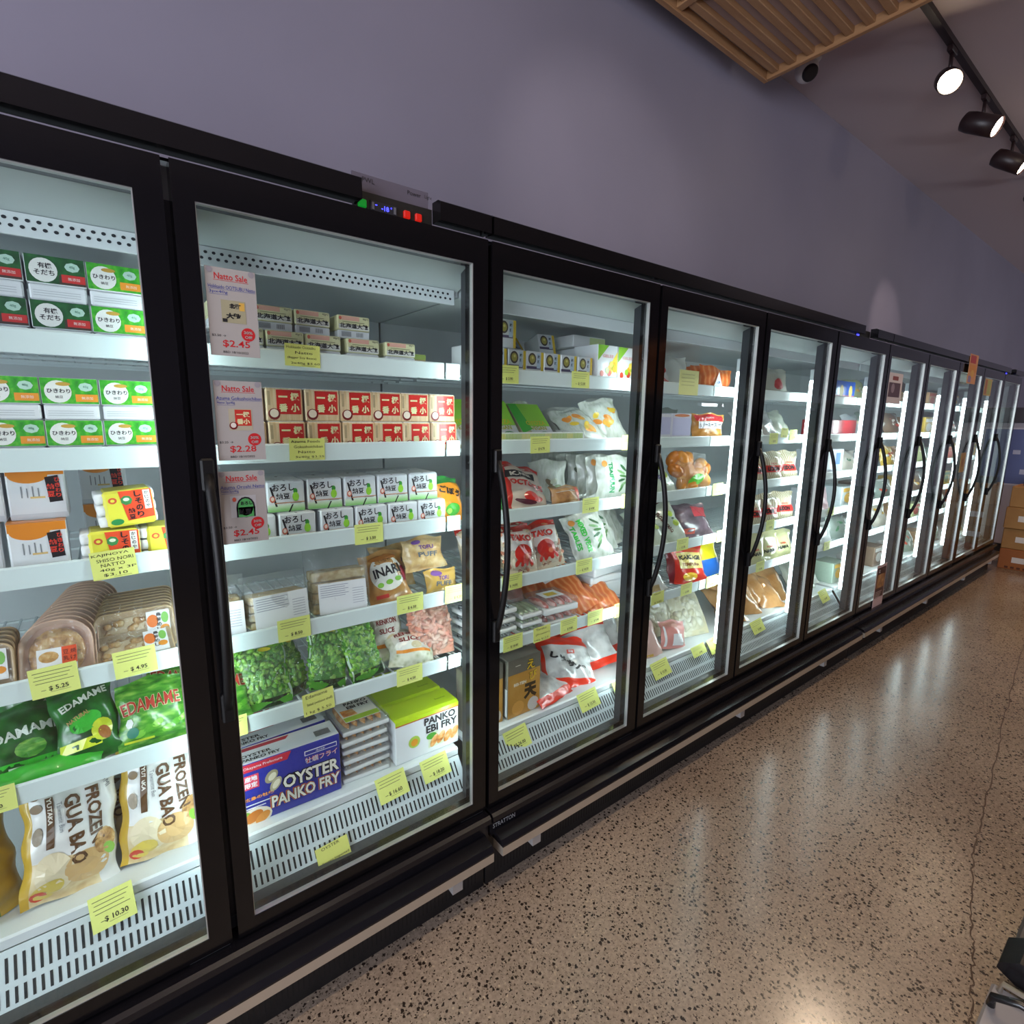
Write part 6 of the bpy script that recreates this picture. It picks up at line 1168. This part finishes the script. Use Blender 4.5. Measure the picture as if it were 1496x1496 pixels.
# ---------------------------------------------------------------- signs on the doors
SIGNP = mat('sale_sign_paper', '9f9b98', 0.5); SRED = c('b81e24', 0.5); SBLU = c('2f3c8f', 0.5)
def sale_sign(xc, zc, h, l1, l2, old, price, kind, label):
    t = thing('sale_sign', label, 'sale sign', (xc, 0.0, zc), (0, 0, 0), 'sale signs on the glass'); w = 0.094
    g = G(); g.box(-w/2, w/2, 0.0072, 0.0092, -h/2, h/2, SIGNP); y = 0.0068
    g.text('Natto Sale', 0.0, h*0.405, 0.0125, y, SRED, 0.062, 0.012); g.rect(-0.033, 0.033, h*0.405-0.0085, h*0.405-0.0077, y, SRED)
    g.text(l1, 0.001, h*0.285, 0.0072, y, SBLU, 0.088, 0.0); g.rect(-0.043, 0.045, h*0.285-0.0052, h*0.285-0.0047, y, SBLU); g.text(l2, -0.025, h*0.225, 0.0066, y, SBLU, 0.034); g.rect(-0.042, -0.008, h*0.225-0.0048, h*0.225-0.0043, y, SBLU)
    g.text(old, -0.030, -h*0.27, 0.0052, y, INK, 0.026); g.disc(0.026, -h*0.235, 0.0135, 0.0135, y, SRED, 22); g.text('30%', 0.026, -h*0.235+0.004, 0.006, y-0.0005, SIGNP, 0.017, 0.02); g.text('Off!', 0.026, -h*0.235-0.0055, 0.006, y-0.0005, SIGNP, 0.014, 0.02)
    g.text(price, 0.002, -h*0.36, 0.0155, y, SRED, 0.052, 0.012); g.text('BBD 18/10/2022', 0.0, -h*0.455, 0.0045, y, INK, 0.048)
    if kind == 0:
        g.rect(-0.022, 0.024, -0.020, 0.025, y, c('9a957a')); g.text('北海', 0.004, 0.014, 0.010, y-0.0004, INK, 0.022, 0.06); g.text('大粒', 0.0, -0.006, 0.012, y-0.0004, INK, 0.028, 0.06); g.rect(0.012, 0.022, 0.006, 0.022, y-0.0002, c('c9a04a')); g.rect(-0.021, -0.012, -0.019, -0.012, y-0.0003, INK)
    elif kind == 1:
        g.rect(-0.022, 0.024, -0.020, 0.026, y, c('a8a08a')); g.rect(-0.010, 0.022, -0.010, 0.024, y-0.0003, c('b83228')); g.text('一極', 0.006, 0.014, 0.012, y-0.0006, c('d6d0a0'), 0.026, 0.04); g.text('番小', 0.006, -0.001, 0.012, y-0.0006, c('d6d0a0'), 0.026, 0.04); g.disc(-0.014, -0.010, 0.008, 0.008, y-0.0006, c('6a1a18'), 14); g.disc(-0.014, -0.009, 0.0055, 0.0055, y-0.0009, c('d6cfc4'), 12)
    else:
        g.rect(-0.026, 0.026, -0.022, 0.026, y, c('a9a9ac')); g.disc(0.004, 0.0, 0.019, 0.023, y-0.0003, INK, 16); g.rect(-0.015, 0.023, -0.022, 0.0, y-0.0003, INK); g.disc(0.004, 0.0, 0.0155, 0.0195, y-0.0005, c('4fa05a'), 16); g.rect(-0.0115, 0.0195, -0.022, 0.0, y-0.0005, c('4fa05a')); g.text('おろし', 0.006, 0.009, 0.008, y-0.0008, INK, 0.024, 0.05); g.text('納豆', 0.002, -0.010, 0.013, y-0.0008, INK, 0.026, 0.05); g.disc(-0.018, 0.018, 0.004, 0.005, y-0.0004, c('b8503c'), 10)
    g.done('paper', t)
    g = G()
    for q in (-w/2+0.008, w/2-0.008): g.disc(q, h/2-0.006, 0.006, 0.006, 0.0066, c('8e8a90', 0.3), 14)
    g.done('sticker_dots', t)
sale_sign(0.100, 1.784, 0.174, 'Hokkaido OOTSUBU Natto', '3px40g', '$3.50 →', '$2.45', 0, 'top sale sign reading $2.45 on the second door glass')
sale_sign(0.098, 1.562, 0.168, 'Azuma Gokushoichiban', 'Natto 3px40g', '$3.25 →', '$2.28', 1, 'middle sale sign reading $2.28 with a red natto picture')
sale_sign(0.092, 1.374, 0.160, 'Azuma Oroshi Natto', 'Natto3px40g', '$3.50 →', '$2.45', 2, 'lowest sale sign reading $2.45 with a green jar picture')
def poster(name, label, x0, x1, z0, z1, m, draw, y=0.0085):
    g = G(); g.box(x0, x1, y-0.0012, y, z0, z1, m); draw(g, x0, x1, z0, z1, y-0.0016); return tag(g.done(name), label, 'poster')
poster('door_poster', 'white poster with a dark photo on the seventh door glass', 3.80, 4.06, 1.70, 1.89, c('d9d4d6', 0.5), lambda g, a, b, p, q, y: (g.rect(a+0.03, b-0.03, p+0.04, q-0.06, y, c('5c4650')), g.rect(a+0.08, b-0.08, q-0.045, q-0.02, y, c('8c4a44')), g.disc((a+b)/2-0.03, (p+q)/2, 0.03, 0.03, y-0.0004, c('9a8a94'), 12)))
g = G(); g.box(4.03, 4.21, -0.0065, -0.005, 0.26, 0.60, c('c9b0b0', 0.5)); y = -0.007
g.rect(4.04, 4.20, 0.36, 0.58, y, c('4c2f2a')); g.rect(4.05, 4.19, 0.43, 0.53, y-0.0004, noise_mat('dish_photo', [(0.3, '6a4428'), (0.6, 'b98a5a'), (0.8, 'd9c29a')], 18, 3, 0.5)); g.text('12', 4.08, 0.555, 0.022, y-0.0006, PAPER, None, 0.03)
for k in range(4): g.rect(4.05, 4.17-0.01*k, 0.40-0.012*k, 0.405-0.012*k, y-0.0006, c('c9b0a8'))
tag(g.done('menu_poster'), 'narrow brown menu poster hanging low between sixth and seventh doors', 'poster')
g = G(); g.box(5.42, 5.66, -0.0165, -0.0145, 1.90, 2.13, c('e0a06a', 0.5)); y = -0.017
g.rect(5.44, 5.60, 2.06, 2.12, y, c('c23a34')); g.rect(5.44, 5.63, 1.99, 2.05, y, c('e0902c')); g.disc(5.54, 1.98, 0.05, 0.03, y-0.0004, c('e6b04a'), 12); g.rect(5.44, 5.52, 1.91, 1.96, y, c('9a86b0'))
tag(g.done('promotion_card'), 'orange and red promotion card hanging from the header above far doors', 'promotion card')
poster('door_card', 'small tan card on the far door beside a handle', 5.72, 5.86, 1.16, 1.33, c('a9884e', 0.5), lambda g, a, b, p, q, y: g.disc((a+b)/2, (p+q)/2, 0.03, 0.04, y, c('8a5a2c'), 12))
poster('door_card', 'olive and tan strip poster at the top of a far door', 6.10, 6.34, 1.83, 1.975, c('b59a5c', 0.5), lambda g, a, b, p, q, y: (g.rect(a+0.02, a+0.08, p+0.01, q-0.01, y, c('9a5a3a')), g.rect(a+0.1, b-0.03, p+0.01, q-0.01, y, c('97a05a'))))
poster('price_sheet', 'pale yellow paper sheet behind the fourth door glass, top shelf', 1.845, 1.985, 1.685, 1.79, c('eef0a2', 0.6), lambda g, a, b, p, q, y: [g.rect(a+0.015, b-0.03, q-0.02-0.015*k, q-0.017-0.015*k, y, c('c9cc8a')) for k in range(4)], 0.147)
